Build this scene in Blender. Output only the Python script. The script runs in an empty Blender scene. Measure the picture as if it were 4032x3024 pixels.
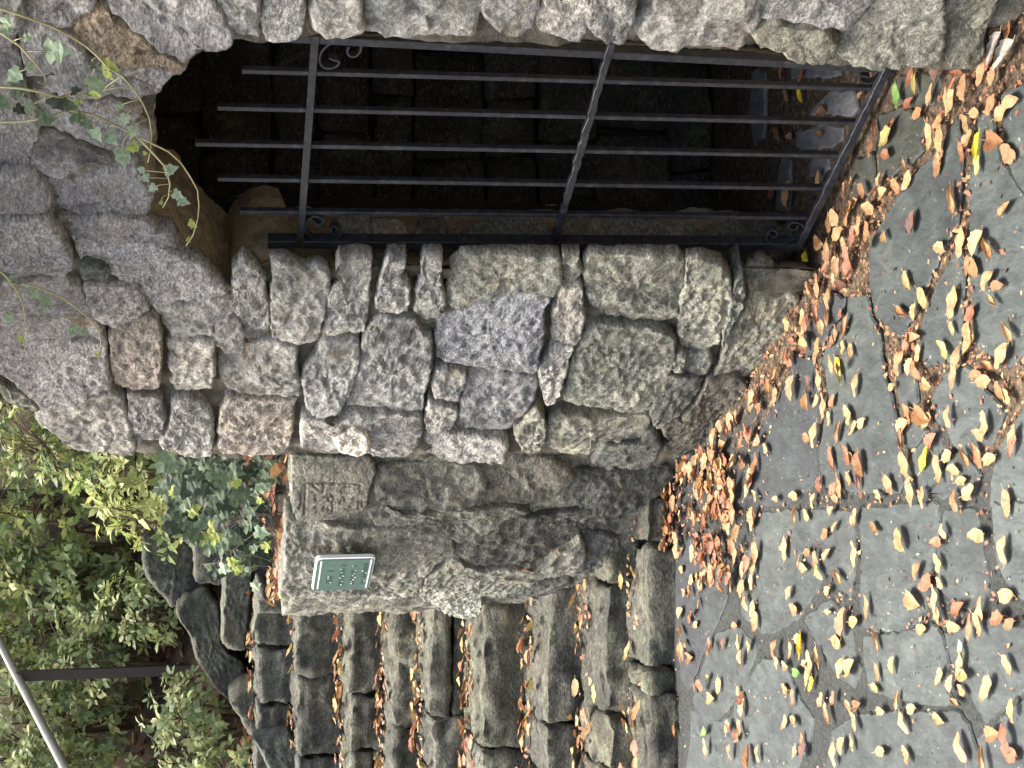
import bpy, math, random
from mathutils import Vector, Matrix, noise
R = math.radians
scene = bpy.context.scene
COL = scene.collection
random.seed(7)

# ------------------------------------------------------------------ camera, sky, sun, exposure
CH = 1.6                      # eye height
PITCH = R(11.87)              # looking slightly down
FPX = 6000.0                  # focal length in photo pixels (4032 wide)
cam_d = bpy.data.cameras.new('camera')
cam_d.sensor_width = 36.0
cam_d.lens = 36.0 * FPX / 4032.0
cam_d.clip_start = 0.05
cam_d.clip_end = 500
cam = bpy.data.objects.new('camera', cam_d)
COL.objects.link(cam)
# the phone was held on its side: image left is world up
fw = Vector((0, math.cos(PITCH), -math.sin(PITCH)))
up = Vector((0, math.sin(PITCH), math.cos(PITCH)))
rt = Vector((1, 0, 0))
m = Matrix((( -up.x, rt.x, -fw.x, 0), (-up.y, rt.y, -fw.y, 0), (-up.z, rt.z, -fw.z, CH), (0, 0, 0, 1)))
cam.matrix_world = m
scene.camera = cam

SUN_DIR = Vector((-0.34, 0.20, 0.92)).normalized()     # towards the sun
world = bpy.data.worlds.new('World')
scene.world = world
world.use_nodes = True
wn = world.node_tree
sky = wn.nodes.new('ShaderNodeTexSky')
sky.sky_type = 'NISHITA'
sky.sun_disc = False
sky.sun_elevation = math.asin(SUN_DIR.z)
sky.sun_rotation = math.atan2(SUN_DIR.x, SUN_DIR.y)
sky.air_density = 1.0
sky.dust_density = 7.0
sky.ozone_density = 0.6
wn.nodes['Background'].inputs['Strength'].default_value = 0.15
wn.links.new(sky.outputs['Color'], wn.nodes['Background'].inputs['Color'])
sun_d = bpy.data.lights.new('sun', 'SUN')
sun_d.energy = 2.1
sun_d.angle = R(22)
sun_d.color = (1.0, 0.965, 0.91)
sun = bpy.data.objects.new('sun', sun_d)
COL.objects.link(sun)
sun.location = (-3, 3, 8)
sun.rotation_euler = SUN_DIR.to_track_quat('Z', 'Y').to_euler()
scene.view_settings.view_transform = 'Standard'
scene.view_settings.look = 'None'
scene.view_settings.exposure = 1.75
scene.view_settings.gamma = 1.0
scene.view_settings.use_curve_mapping = False

# ------------------------------------------------------------------ pixel -> place
CAM = Vector((0, 0, CH))
def ray(x, y):
    return fw + rt * ((1512 - y) / FPX) - up * ((x - 2016) / FPX)
def on_z(x, y, z=0.0):
    d = ray(x, y)
    return CAM + d * ((z - CH) / d.z)
class Wall:
    """a vertical wall surface: plan point a, plan direction d, normal n towards the viewer"""
    def __init__(s, a, b):
        s.a = Vector((a[0], a[1], 0))
        s.d = Vector((b[0] - a[0], b[1] - a[1], 0)).normalized()
        n = Vector((-s.d.y, s.d.x, 0))
        if n.dot(Vector((0, 0, 0)) - s.a) < 0:
            n = -n
        s.n = n
    def tz(s, x, y, off=0.0):
        r = ray(x, y)
        k = ((s.a + s.n * off - CAM).dot(s.n)) / r.dot(s.n)
        p = CAM + r * k
        return ((p - s.a).dot(s.d), p.z)
    def w(s, t, z, off=0.0):
        p = s.a + s.d * t + s.n * off
        return Vector((p.x, p.y, z))
    def px(s, x, y, off=0.0):
        t, z = s.tz(x, y, off)
        return s.w(t, z, off)
class CurveWall:
    """a vertical wall that follows a plan curve"""
    def __init__(s, pts, step=0.02):
        P = [Vector((x, y)) for x, y in pts]
        fine = []
        for i in range(len(P) - 1):
            p0 = P[max(0, i - 1)]; p1 = P[i]; p2 = P[i + 1]; p3 = P[min(len(P) - 1, i + 2)]
            k = max(2, int((p2 - p1).length / step))
            for j in range(k):
                u = j / k
                fine.append(0.5 * ((2 * p1) + (p2 - p0) * u + (2 * p0 - 5 * p1 + 4 * p2 - p3) * u * u + (3 * p1 - p0 - 3 * p2 + p3) * u ** 3))
        fine.append(P[-1])
        s.p = fine
        s.t = [0.0]
        for i in range(1, len(fine)): s.t.append(s.t[-1] + (fine[i] - fine[i - 1]).length)
        s.nn = []
        for i in range(len(fine)):
            d = (fine[min(i + 2, len(fine) - 1)] - fine[max(0, i - 2)]).normalized()
            n = Vector((-d.y, d.x))
            if (n.dot(-fine[i]) < 0) if not s.nn else (n.dot(s.nn[-1]) < 0): n = -n
            s.nn.append(n)
        s.n = Vector((s.nn[len(fine) // 2].x, s.nn[len(fine) // 2].y, 0))
    def tz(s, x, y, off=0.0):
        r = ray(x, y)
        rx, ry = r.x, r.y
        best = None
        q = [p + n * off for p, n in zip(s.p, s.nn)]
        sd = [a.x * ry - a.y * rx for a in q]
        for i in range(len(q) - 1):
            if (sd[i] > 0) != (sd[i + 1] > 0):
                u = sd[i] / (sd[i] - sd[i + 1])
                p = q[i].lerp(q[i + 1], u)
                k = p.y / ry
                if best is None or k < best[0]: best = (k, s.t[i] + (s.t[i + 1] - s.t[i]) * u)
        if best is None:
            i = 0 if abs(sd[0]) < abs(sd[-1]) else len(q) - 1
            best = (q[i].y / ry, s.t[i])
        return (best[1], CH + r.z * best[0])
    def w(s, t, z, off=0.0):
        T = s.t
        lo, hi = 0, len(T) - 1
        if t <= T[0]: i = 0
        elif t >= T[-1]: i = len(T) - 2
        else:
            while hi - lo > 1:
                m_ = (lo + hi) // 2
                if T[m_] <= t: lo = m_
                else: hi = m_
            i = lo
        u = (t - T[i]) / (T[i + 1] - T[i])
        uc = max(0, min(1, u))
        p = s.p[i] + (s.p[i + 1] - s.p[i]) * u + (s.nn[i] * (1 - uc) + s.nn[i + 1] * uc) * off
        return Vector((p.x, p.y, z))
    def px(s, x, y, off=0.0):
        t, z = s.tz(x, y, off)
        return s.w(t, z, off)
K = 1 / 1.659
def crop(cx, cy, pts, k=K):
    return [(cx + p[0] * k, cy + p[1] * k) for p in pts]

WO = Wall((0.70, 2.87), (0.296, 3.72))         # outer face of the grotto, pier to left end
WR = Wall((0.29, 3.855), (0.45, 3.93))       # left reveal of the opening
WL = CurveWall([(-0.16, 4.80), (-0.30, 4.91), (-0.46, 5.06), (-0.60, 5.23), (-0.71, 5.47), (-0.83, 5.83), (-0.905, 6.15), (-0.955, 6.5)])   # low wall
WG = Wall((0.705, 3.307), (0.324, 3.814))       # gate
RV = Vector((0.49, 0.87, 0)).normalized() * 0.33

# ------------------------------------------------------------------ helpers
def link(name, verts, faces, mat, parent=None, smooth=True, color=None, kind=None):
    """one mesh object with its origin at the middle of its foot; verts are world positions"""
    c = Vector((0, 0, 0))
    for v in verts:
        c += Vector(v)
    c /= max(1, len(verts))
    c.z = min(v[2] for v in verts)
    me = bpy.data.meshes.new(name)
    me.from_pydata([(v[0] - c.x, v[1] - c.y, v[2] - c.z) for v in verts], [], faces)
    if smooth:
        me.polygons.foreach_set('use_smooth', [True] * len(me.polygons))
    me.update()
    if mat: me.materials.append(mat)
    o = bpy.data.objects.new(name, me)
    COL.objects.link(o)
    if parent is not None:
        o.parent = parent
        o.location = c - world_loc(parent)
    else:
        o.location = c
    if color: o.color = (*color, 1)
    if kind: o['kind'] = kind
    return o
def world_loc(o):
    p = Vector(o.location)
    while o.parent is not None:
        o = o.parent
        p += Vector(o.location)
    return p
def empty(name, loc, label=None, cat=None, group=None, kind=None):
    o = bpy.data.objects.new(name, None)
    o.empty_display_size = 0.1
    COL.objects.link(o)
    o.location = loc
    tag(o, label, cat, group, kind)
    return o
def tag(o, label=None, cat=None, group=None, kind=None):
    if label: o['label'] = label
    if cat: o['category'] = cat
    if group: o['group'] = group
    if kind: o['kind'] = kind
    return o
class MB:
    def __init__(s): s.v = []; s.f = []
    def add(s, v, f):
        b = len(s.v); s.v += v; s.f += [tuple(i + b for i in q) for q in f]
    def box(s, o, ax, ay, az):
        """o corner, three edge vectors"""
        o = Vector(o)
        v = [o, o + ax, o + ax + ay, o + ay, o + az, o + ax + az, o + ax + ay + az, o + ay + az]
        s.add(v, [(0, 3, 2, 1), (4, 5, 6, 7), (0, 1, 5, 4), (1, 2, 6, 5), (2, 3, 7, 6), (3, 0, 4, 7)])
    def tube(s, pts, r, n=6, cap=True):
        rings = []
        for i, p in enumerate(pts):
            p = Vector(p)
            a = Vector(pts[max(0, i - 1)]); b = Vector(pts[min(len(pts) - 1, i + 1)])
            t = (b - a).normalized()
            u = t.cross(Vector((0.31, 0.17, 0.93))).normalized()
            w = t.cross(u)
            rr = r[i] if isinstance(r, (list, tuple)) else r
            rings.append([p + (u * math.cos(2 * math.pi * k / n) + w * math.sin(2 * math.pi * k / n)) * rr for k in range(n)])
        v = [q for g in rings for q in g]
        f = []
        for i in range(len(rings) - 1):
            for k in range(n):
                f.append((i * n + k, i * n + (k + 1) % n, (i + 1) * n + (k + 1) % n, (i + 1) * n + k))
        if cap:
            f.append(tuple(range(n - 1, -1, -1)))
            f.append(tuple((len(rings) - 1) * n + k for k in range(n)))
        s.add(v, f)
    def link(s, name, mat, parent=None, **kw):
        return link(name, s.v, s.f, mat, parent, **kw)

# ------------------------------------------------------------------ materials
def nodes(name, rough=0.85, spec=0.25):
    mt = bpy.data.materials.new(name)
    mt.use_nodes = True
    nt = mt.node_tree
    b = nt.nodes['Principled BSDF']
    b.inputs['Roughness'].default_value = rough
    b.inputs['Specular IOR Level'].default_value = spec
    return mt, nt, b
def nd(nt, t, **kw):
    n = nt.nodes.new(t)
    for k, v in kw.items():
        if k.startswith('i_'):
            n.inputs[k[2:].replace('_', ' ')].default_value = v
        else:
            setattr(n, k, v)
    return n
def ramp(nt, fac, stops):
    r = nt.nodes.new('ShaderNodeValToRGB')
    e = r.color_ramp.elements
    while len(e) < len(stops): e.new(0.5)
    for i, (p, c) in enumerate(stops):
        e[i].position = p
        e[i].color = (*c, 1) if len(c) == 3 else c
    nt.links.new(fac, r.inputs[0])
    return r.outputs[0]
def mix(nt, a, b, fac, mode='MIX'):
    n = nt.nodes.new('ShaderNodeMix')
    n.data_type = 'RGBA'; n.blend_type = mode
    for s, v in ((0, fac), (6, a), (7, b)):
        if hasattr(v, 'default_value') or isinstance(v, bpy.types.NodeSocket): nt.links.new(v, n.inputs[s])
        else: n.inputs[s].default_value = v if s == 0 else (*v, 1)
    return n.outputs[2]
def coords(nt, scale=(1, 1, 1), rot=(0, 0, 0), rand=True):
    tc = nt.nodes.new('ShaderNodeTexCoord')
    mp = nt.nodes.new('ShaderNodeMapping')
    mp.inputs['Scale'].default_value = scale
    mp.inputs['Rotation'].default_value = rot
    nt.links.new(tc.outputs['Object'], mp.inputs['Vector'])
    if rand:
        oi = nt.nodes.new('ShaderNodeObjectInfo')
        mu = nd(nt, 'ShaderNodeMath', operation='MULTIPLY'); mu.inputs[1].default_value = 53.0
        nt.links.new(oi.outputs['Random'], mu.inputs[0])
        cb = nt.nodes.new('ShaderNodeCombineXYZ')
        nt.links.new(mu.outputs[0], cb.inputs[0]); nt.links.new(mu.outputs[0], cb.inputs[2])
        nt.links.new(cb.outputs[0], mp.inputs['Location'])
    return mp.outputs[0]
def nz(nt, vec, scale, detail=6, rough=0.6, dist=0.0, typ='FBM'):
    n = nt.nodes.new('ShaderNodeTexNoise')
    n.inputs['Scale'].default_value = scale
    n.inputs['Detail'].default_value = detail
    n.inputs['Roughness'].default_value = rough
    n.inputs['Distortion'].default_value = dist
    nt.links.new(vec, n.inputs['Vector'])
    return n.outputs['Fac']
def vor(nt, vec, scale, feat='F1'):
    n = nt.nodes.new('ShaderNodeTexVoronoi')
    n.feature = feat
    n.inputs['Scale'].default_value = scale
    nt.links.new(vec, n.inputs['Vector'])
    return n.outputs['Distance']
def bump(nt, b, hs):
    prev = None
    for h, st, di in hs:
        n = nt.nodes.new('ShaderNodeBump')
        n.inputs['Strength'].default_value = st
        n.inputs['Distance'].default_value = di
        nt.links.new(h, n.inputs['Height'])
        if prev is not None: nt.links.new(prev, n.inputs['Normal'])
        prev = n.outputs[0]
    nt.links.new(prev, b.inputs['Normal'])
def objcol(nt):
    return nt.nodes.new('ShaderNodeObjectInfo').outputs['Color']

def stone_material(name, fleck=1.0, grain=1.0, stain=1.0, lich=0.0, squash=(1, 1, 1.9), rot=(0.5, 0.35, 0.2)):
    mt, nt, b = nodes(name, 0.86, 0.3)
    v = coords(nt, squash, rot)
    iso = coords(nt)
    big = nz(nt, iso, 5, 4, 0.55)
    mid = nz(nt, v, 22, 7, 0.68, 0.6)
    fine = nz(nt, v, 85, 5, 0.7, 0.4)
    gp = nt.nodes.new('ShaderNodeNewGeometry')
    wz = nz(nt, gp.outputs['Position'], 2.6, 5, 0.6, 0.4)
    base = mix(nt, objcol(nt), ramp(nt, wz, [(0.32, (0.72, 0.72, 0.70)), (0.5, (1, 1, 1)), (0.68, (1.18, 1.16, 1.12))]), 0.9, 'MULTIPLY')
    c = mix(nt, base, ramp(nt, big, [(0.3, (0.62, 0.62, 0.64)), (0.5, (1, 1, 1)), (0.7, (1.25, 1.2, 1.1))]), 0.9, 'MULTIPLY')
    c = mix(nt, c, ramp(nt, mid, [(0.30, (0.42, 0.42, 0.42)), (0.45, (0.85, 0.85, 0.85)), (0.58, (1.12, 1.12, 1.12)), (0.72, (1.6, 1.6, 1.6))]), 0.9 * grain, 'MULTIPLY')
    c = mix(nt, c, ramp(nt, fine, [(0.37, (0.15, 0.15, 0.15)), (0.5, (0.92, 0.92, 0.92)), (0.62, (2.3, 2.3, 2.25))]), 0.95 * grain, 'MULTIPLY')
    # pale mica and quartz flecks
    fl = nz(nt, v, 75, 3, 0.6, 1.5)
    fm = ramp(nt, fl, [(0.57, (0, 0, 0)), (0.64, (1, 1, 1))])
    fk = nd(nt, 'ShaderNodeMath', operation='MULTIPLY'); fk.inputs[1].default_value = 0.55 * fleck
    nt.links.new(fm, fk.inputs[0])
    c = mix(nt, c, (0.62, 0.61, 0.57), fk.outputs[0])
    # ochre stain in blotches
    st = nz(nt, iso, 9, 3, 0.6)
    sm = ramp(nt, st, [(0.58, (0, 0, 0)), (0.74, (0.62 * stain,) * 3)])
    c = mix(nt, c, (0.20, 0.145, 0.085), sm)
    if lich:
        lv = nz(nt, iso, 13, 6, 0.7, 0.5)
        c = mix(nt, c, (0.20, 0.24, 0.13), ramp(nt, lv, [(0.54, (0, 0, 0)), (0.70, (lich,) * 3)]))
        dv = nz(nt, iso, 4, 5, 0.65)
        c = mix(nt, c, (0.05, 0.05, 0.042), ramp(nt, dv, [(0.50, (0, 0, 0)), (0.68, (0.75,) * 3)]))
    nt.links.new(c, b.inputs['Base Color'])
    ro = ramp(nt, mid, [(0.3, (0.95,) * 3), (0.7, (0.62,) * 3)])
    nt.links.new(ro, b.inputs['Roughness'])
    bump(nt, b, [(big, 0.6, 0.025), (mid, 1.0, 0.020), (fine, 1.0, 0.007)])
    return mt
M_STONE = stone_material('schist_stone', 0.85, 0.68)
M_STONEB = stone_material('layered_schist', 0.3, 0.55, 0.9, 0.25, (0.9, 0.9, 2.3), (0.25, 0.5, 0.1))
M_STONEC = stone_material('stained_schist', 0.4, 0.5, 1.6, 0.35, (1, 1, 1.3), (0.9, 0.2, 0.4))
M_STONE2 = stone_material('mossy_stone', 0.4, 0.6, 0.8, 0.55, (1, 1, 1.6), (0.2, 0.6, 0.1))
M_STEP = stone_material('step_stone', 0.2, 0.6, 0.7, 0.6, (0.8, 1, 1.5), (0.1, 0.25, 0.0))

def simple(name, c1, c2, scale, rough=0.9, bs=0.5, bd=0.01, detail=8, spec=0.2, c3=None):
    mt, nt, b = nodes(name, rough, spec)
    v = coords(nt, rand=False)
    n1 = nz(nt, v, scale, detail, 0.65, 0.3)
    n2 = nz(nt, v, scale * 7, 5, 0.7)
    st = [(0.32, c1), (0.66, c2)] if c3 is None else [(0.3, c1), (0.5, c2), (0.68, c3)]
    c = ramp(nt, n1, st)
    c = mix(nt, c, ramp(nt, n2, [(0.3, (0.5,) * 3), (0.7, (1.45,) * 3)]), 0.8, 'MULTIPLY')
    nt.links.new(c, b.inputs['Base Color'])
    bump(nt, b, [(n1, bs, bd), (n2, bs, bd * 0.3)])
    return mt
M_MORTAR = simple('mortar', (0.06, 0.054, 0.04), (0.15, 0.138, 0.108), 20, 0.95, 1.0, 0.016)
M_SOFFIT = simple('soffit_plaster', (0.30, 0.24, 0.155), (0.46, 0.38, 0.26), 9, 0.92, 0.9, 0.02, c3=(0.56, 0.49, 0.37))
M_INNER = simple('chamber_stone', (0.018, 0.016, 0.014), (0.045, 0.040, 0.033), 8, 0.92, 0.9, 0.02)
M_SOIL = simple('soil', (0.02, 0.015, 0.010), (0.06, 0.04, 0.025), 18, 0.97, 1.0, 0.02)
M_FORE = simple('forecourt', (0.12, 0.115, 0.10), (0.24, 0.225, 0.19), 4, 0.95, 0.5, 0.01)
def iron():
    mt, nt, b = nodes('painted_iron', 0.42, 0.5)
    v = coords(nt, rand=False)
    n1 = nz(nt, v, 60, 6, 0.6)
    c = ramp(nt, n1, [(0.4, (0.018, 0.020, 0.025)), (0.6, (0.036, 0.040, 0.048)), (0.75, (0.10, 0.085, 0.075))])
    nt.links.new(c, b.inputs['Base Color'])
    b.inputs['Metallic'].default_value = 0.25
    bump(nt, b, [(n1, 0.35, 0.003)])
    return mt
M_IRON = iron()
def slate():
    mt, nt, b = nodes('slate', 0.62, 0.35)
    v = coords(nt, (1, 0.45, 1), (0, 0, 0.5))
    iso = coords(nt)
    n1 = nz(nt, iso, 3.5, 5, 0.6)
    n2 = nz(nt, v, 26, 8, 0.65, 0.5)
    n3 = nz(nt, v, 120, 4, 0.6)
    c = mix(nt, objcol(nt), ramp(nt, n1, [(0.3, (0.70, 0.72, 0.76)), (0.55, (1, 1, 1)), (0.75, (1.2, 1.2, 1.14))]), 1.0, 'MULTIPLY')
    c = mix(nt, c, ramp(nt, n2, [(0.32, (0.55,) * 3), (0.5, (1,) * 3), (0.7, (1.6, 1.63, 1.58))]), 0.9, 'MULTIPLY')
    c = mix(nt, c, ramp(nt, n3, [(0.3, (0.8,) * 3), (0.7, (1.25,) * 3)]), 0.8, 'MULTIPLY')
    sp = nz(nt, iso, 70, 2, 0.5)
    c = mix(nt, c, (0.45, 0.45, 0.42), ramp(nt, sp, [(0.72, (0, 0, 0)), (0.78, (0.7,) * 3)]))
    nt.links.new(c, b.inputs['Base Color'])
    bump(nt, b, [(n1, 0.5, 0.012), (n2, 0.9, 0.005), (n3, 0.5, 0.002)])
    return mt
M_SLATE = slate()
def bed():
    mt, nt, b = nodes('joint_bed', 0.95, 0.15)
    v = coords(nt, rand=False)
    n1 = nz(nt, v, 3, 4, 0.6)
    n2 = nz(nt, v, 60, 6, 0.7)
    n3 = vor(nt, v, 90)
    grit = ramp(nt, n2, [(0.35, (0.03, 0.024, 0.017)), (0.55, (0.10, 0.075, 0.05)), (0.7, (0.26, 0.19, 0.12))])
    grey = ramp(nt, n2, [(0.3, (0.030, 0.033, 0.031)), (0.7, (0.060, 0.064, 0.060))])
    # brown litter in the open joints on the right, grey pointing on the left
    sx = nt.nodes.new('ShaderNodeSeparateXYZ')
    tc = nt.nodes.new('ShaderNodeTexCoord')
    nt.links.new(tc.outputs['Object'], sx.inputs[0])
    ad = nd(nt, 'ShaderNodeMath', operation='MULTIPLY_ADD')
    ad.inputs[1].default_value = 0.9; nt.links.new(n1, ad.inputs[0]); nt.links.new(sx.outputs[0], ad.inputs[2])
    f = ramp(nt, ad.outputs[0], [(0.46, (0, 0, 0)), (0.62, (1, 1, 1))])
    nt.links.new(mix(nt, grey, grit, f), b.inputs['Base Color'])
    bump(nt, b, [(n2, 0.8, 0.008), (n3, 0.6, 0.006)])
    return mt
M_BED = bed()
def leafmat(name, attr=False, trans=0.25, rough=0.55):
    mt, nt, b = nodes(name, rough, 0.35)
    v = coords(nt)
    n1 = nz(nt, v, 60 if attr else 4.5, 6, 0.7, 0.8)
    if attr:
        a = nt.nodes.new('ShaderNodeVertexColor'); a.layer_name = 'Col'
        base = a.outputs['Color']
    else:
        base = objcol(nt)
    c = mix(nt, base, ramp(nt, n1, [(0.30, (0.38, 0.31, 0.27)), (0.44, (0.85, 0.80, 0.76)), (0.55, (1.05, 1.05, 1.0)), (0.72, (1.3, 1.27, 1.15))]), 0.9, 'MULTIPLY')
    nt.links.new(c, b.inputs['Base Color'])
    bump(nt, b, [(n1, 0.5, 0.004)])
    tr = nt.nodes.new('ShaderNodeBsdfTranslucent')
    nt.links.new(c, tr.inputs['Color'])
    ms = nt.nodes.new('ShaderNodeMixShader'); ms.inputs[0].default_value = trans
    nt.links.new(b.outputs[0], ms.inputs[1]); nt.links.new(tr.outputs[0], ms.inputs[2])
    nt.links.new(ms.outputs[0], nt.nodes['Material Output'].inputs['Surface'])
    return mt
M_LEAF = leafmat('dry_leaf', trans=0.15)
M_LEAFA = leafmat('dry_leaf_litter', True, trans=0.15)
M_GREEN = leafmat('green_leaf', trans=0.3, rough=0.6)
M_GREENA = leafmat('shrub_leaf', True, trans=0.45, rough=0.45)
def flat(name, c, rough=0.5, spec=0.4, metal=0.0):
    mt, nt, b = nodes(name, rough, spec)
    v = coords(nt, rand=False)
    n1 = nz(nt, v, 35, 6, 0.6)
    nt.links.new(mix(nt, c, ramp(nt, n1, [(0.3, (0.82,) * 3), (0.7, (1.12,) * 3)]), 1.0, 'MULTIPLY'), b.inputs['Base Color'])
    b.inputs['Metallic'].default_value = metal
    bump(nt, b, [(n1, 0.1, 0.002)])
    return mt
M_STEM = flat('vine_stem', (0.36, 0.33, 0.17), 0.6)
M_TWIG = flat('twig', (0.10, 0.065, 0.04), 0.8)
M_POST = flat('brown_post', (0.05, 0.034, 0.026), 0.7)
M_RAIL = flat('pale_metal_rail', (0.30, 0.27, 0.21), 0.35, 0.5, 0.55)
M_SIGN = flat('sign_green', (0.085, 0.145, 0.118), 0.4)
M_SIGND = flat('sign_dark_green', (0.045, 0.085, 0.068), 0.45)
M_WHITE = flat('sign_white', (0.78, 0.80, 0.77), 0.4)

# ------------------------------------------------------------------ rock builders
def fbm(x, y, z, o=4):
    return noise.fractal(Vector((x, y, z)), 0.9, 2.1, o, noise_basis='PERLIN_ORIGINAL')
def pip(x, y, poly):
    c = False
    j = len(poly) - 1
    for i in range(len(poly)):
        xi, yi = poly[i]; xj, yj = poly[j]
        if (yi > y) != (yj > y) and x < (xj - xi) * (y - yi) / (yj - yi) + xi:
            c = not c
        j = i
    return c
def resample(poly, sp, seed, jit=0.004):
    # one corner-cutting pass keeps the outline chipped, not round
    q = []
    n = len(poly)
    for i in range(n):
        a = Vector(poly[i]).to_2d(); b = Vector(poly[(i + 1) % n]).to_2d()
        q += [a.lerp(b, 0.07), a.lerp(b, 0.93)]
    out = []
    n = len(q)
    for i in range(n):
        a, b = q[i], q[(i + 1) % n]
        L = (b - a).length
        k = max(1, int(L / sp))
        for j in range(k):
            p = a.lerp(b, j / k)
            out.append(Vector((p.x + jit * noise.noise(Vector((p.x * 55, p.y * 55, seed))) * 1.6,
                               p.y + jit * noise.noise(Vector((p.x * 55, p.y * 55, seed + 9))) * 1.6)))
    return out
def centroid(poly):
    A = cx = cy = 0
    for i in range(len(poly)):
        x0, y0 = poly[i]; x1, y1 = poly[(i + 1) % len(poly)]
        k = x0 * y1 - x1 * y0
        A += k; cx += (x0 + x1) * k; cy += (y0 + y1) * k
    if abs(A) < 1e-9: return Vector(poly[0])
    return Vector((cx / (3 * A), cy / (3 * A)))
SEED = [0]
def stone_tz(name, poly, wall, parent, mat, color, proud=0.035, back=0.06, relief=1.0, sp=0.011, edge=0.011, ew=0.007, grow=0.010, hfun=None, z0=None):
    """poly: outline in the wall's own (along, height) metres"""
    SEED[0] += 1
    sd = SEED[0] * 3.71
    rnd = random.Random(SEED[0])
    out = resample(poly, sp, sd)
    c = centroid(out)
    out = [p + (p - c).normalized() * grow for p in out]
    rad = max((p - c).length for p in out)
    planes = []
    for i in range(3):
        a = rnd.uniform(0, 6.28)
        planes.append((math.cos(a), math.sin(a), rnd.uniform(0.04, 0.16), rnd.uniform(0.2, 0.8)))
    tilt = (rnd.uniform(-0.06, 0.06), rnd.uniform(-0.10, 0.04)); lay = rnd.uniform(-1, 1)
    ks = []
    nring = max(5, int(rad / sp * 0.85))
    for i in range(nring):
        u = i / nring
        ks.append(1 - u ** 1.15)
    V = []; F = []
    n = len(out)
    def height(p, dist):
        h = proud
        s = min(1, dist / ew)
        h -= edge * (1 - s) ** 2
        q = p - c
        for ax, ay, sl, b in planes:
            e = (q.x * ax + q.y * ay) - b * rad
            if e > 0: h -= e * sl
        h += tilt[0] * q.x + tilt[1] * q.y
        x, y = p.x, p.y
        h += relief * (0.010 * fbm(x * 6, y * 8, sd) + 0.010 * abs(fbm(x * 14 + 3, y * 26 + x * 8 * lay, sd + 5)) + 0.007 * fbm(x * 34, y * 50, sd + 2, 3))
        if hfun: h += hfun(p.x, p.y)
        return h
    for p in out:
        V.append(wall.w(p.x, p.y, -back))
    for k in ks:
        for p in out:
            q = c + (p - c) * k
            d = (1 - k) * (p - c).length
            V.append(wall.w(q.x, q.y, height(q, d)))
    V.append(wall.w(c.x, c.y, height(c, rad)))
    for r in range(len(ks)):
        for i in range(n):
            a = r * n + i; b = r * n + (i + 1) % n
            F.append((a, b, b + n, a + n))
    top = len(V) - 1
    for i in range(n):
        F.append((len(ks) * n + i, len(ks) * n + (i + 1) % n, top))
    F.append(tuple(range(n - 1, -1, -1)))
    if z0 is not None:
        for v in V:
            if v.z < z0: v.z = z0
    # face orientation: outward along the wall normal
    a, b, d = V[F[n][0]], V[F[n][1]], V[F[n][2]]
    k = len(F) // 2
    fa = F[k]
    if (V[fa[1]] - V[fa[0]]).cross(V[fa[2]] - V[fa[1]]).dot(wall.n) < 0:
        F = [tuple(reversed(f)) for f in F]
    return link(name, V, F, mat, parent, color=color)
def stone_px(name, pts, wall, parent, mat, color, proud=None, **kw):
    rnd = random.Random(len(pts) * 17 + int(pts[0][0]) * 3 + int(pts[0][1]))
    if proud is None: proud = rnd.uniform(0.030, 0.052)
    poly = [wall.tz(x, y, proud) for x, y in pts]
    v = rnd.uniform(0.84, 1.16)
    w = rnd.uniform(-0.008, 0.008)
    color = (color[0] * v + w, color[1] * v, color[2] * v - w)
    return stone_tz(name, poly, wall, parent, mat, color, proud=proud, **kw)
def block(name, x0, x1, y0, y1, z0, z1, parent, mat, color, r=0.02, sp=0.022, amp=0.012, yaw=0.0, skew=0.0, taper=0.0):
    """a rough quarried block"""
    SEED[0] += 1
    sd = SEED[0] * 2.13
    L = (x1 - x0, y1 - y0, z1 - z0)
    nn = [max(3, int(l / sp)) for l in L]
    r = min(r, min(L) * 0.45)
    V = []; idx = {}; F = []
    cx = Vector(((x0 + x1) / 2, (y0 + y1) / 2, (z0 + z1) / 2))
    ca, sa = math.cos(yaw), math.sin(yaw)
    def vert(i, j, k):
        key = (i, j, k)
        if key in idx: return idx[key]
        p = Vector((L[0] * (i / nn[0] - 0.5), L[1] * (j / nn[1] - 0.5), L[2] * (k / nn[2] - 0.5)))
        q = Vector([max(-L[a] / 2 + r, min(L[a] / 2 - r, p[a])) for a in range(3)])
        d = p - q
        if d.length > 1e-6:
            d.normalize()
            p = q + d * r
        else: d = Vector((0, 0, 1))
        w = p + cx
        nrm = d
        p = p + nrm * (amp * 1.6 * fbm(w.x * 5, w.y * 5, w.z * 9 + sd) + amp * 0.9 * fbm(w.x * 15, w.y * 15, w.z * 26 + sd) + amp * 0.5 * fbm(w.x * 38, w.y * 38, w.z * 60 + sd, 2))
        if abs(nrm.y) > 0.5: p.y -= 0.014 * noise.noise(Vector((w.x * 2.5, sd, w.z * 34))) + 0.008 * noise.noise(Vector((w.x * 7, sd + 4, w.z * 80)))
        p.x += 0.02 * noise.noise(Vector((w.y * 9, w.z * 9, sd)))
        p.y += taper * (p.z / L[2] + 0.5)
        p.z += skew * p.x
        V.append(Vector((p.x * ca - p.y * sa, p.x * sa + p.y * ca, p.z)) + cx)
        idx[key] = len(V) - 1
        return idx[key]
    for a, b, cc, s in ((0, 1, 2, 0), (0, 1, 2, 1), (1, 2, 0, 0), (1, 2, 0, 1), (2, 0, 1, 0), (2, 0, 1, 1)):
        for i in range(nn[a]):
            for j in range(nn[b]):
                q = []
                for di, dj in ((0, 0), (1, 0), (1, 1), (0, 1)):
                    t = [0, 0, 0]
                    t[a] = i + di; t[b] = j + dj; t[cc] = nn[cc] * s
                    q.append(vert(*t))
                F.append(tuple(q) if s else tuple(reversed(q)))
    return link(name, V, F, mat, parent, color=color)

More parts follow.
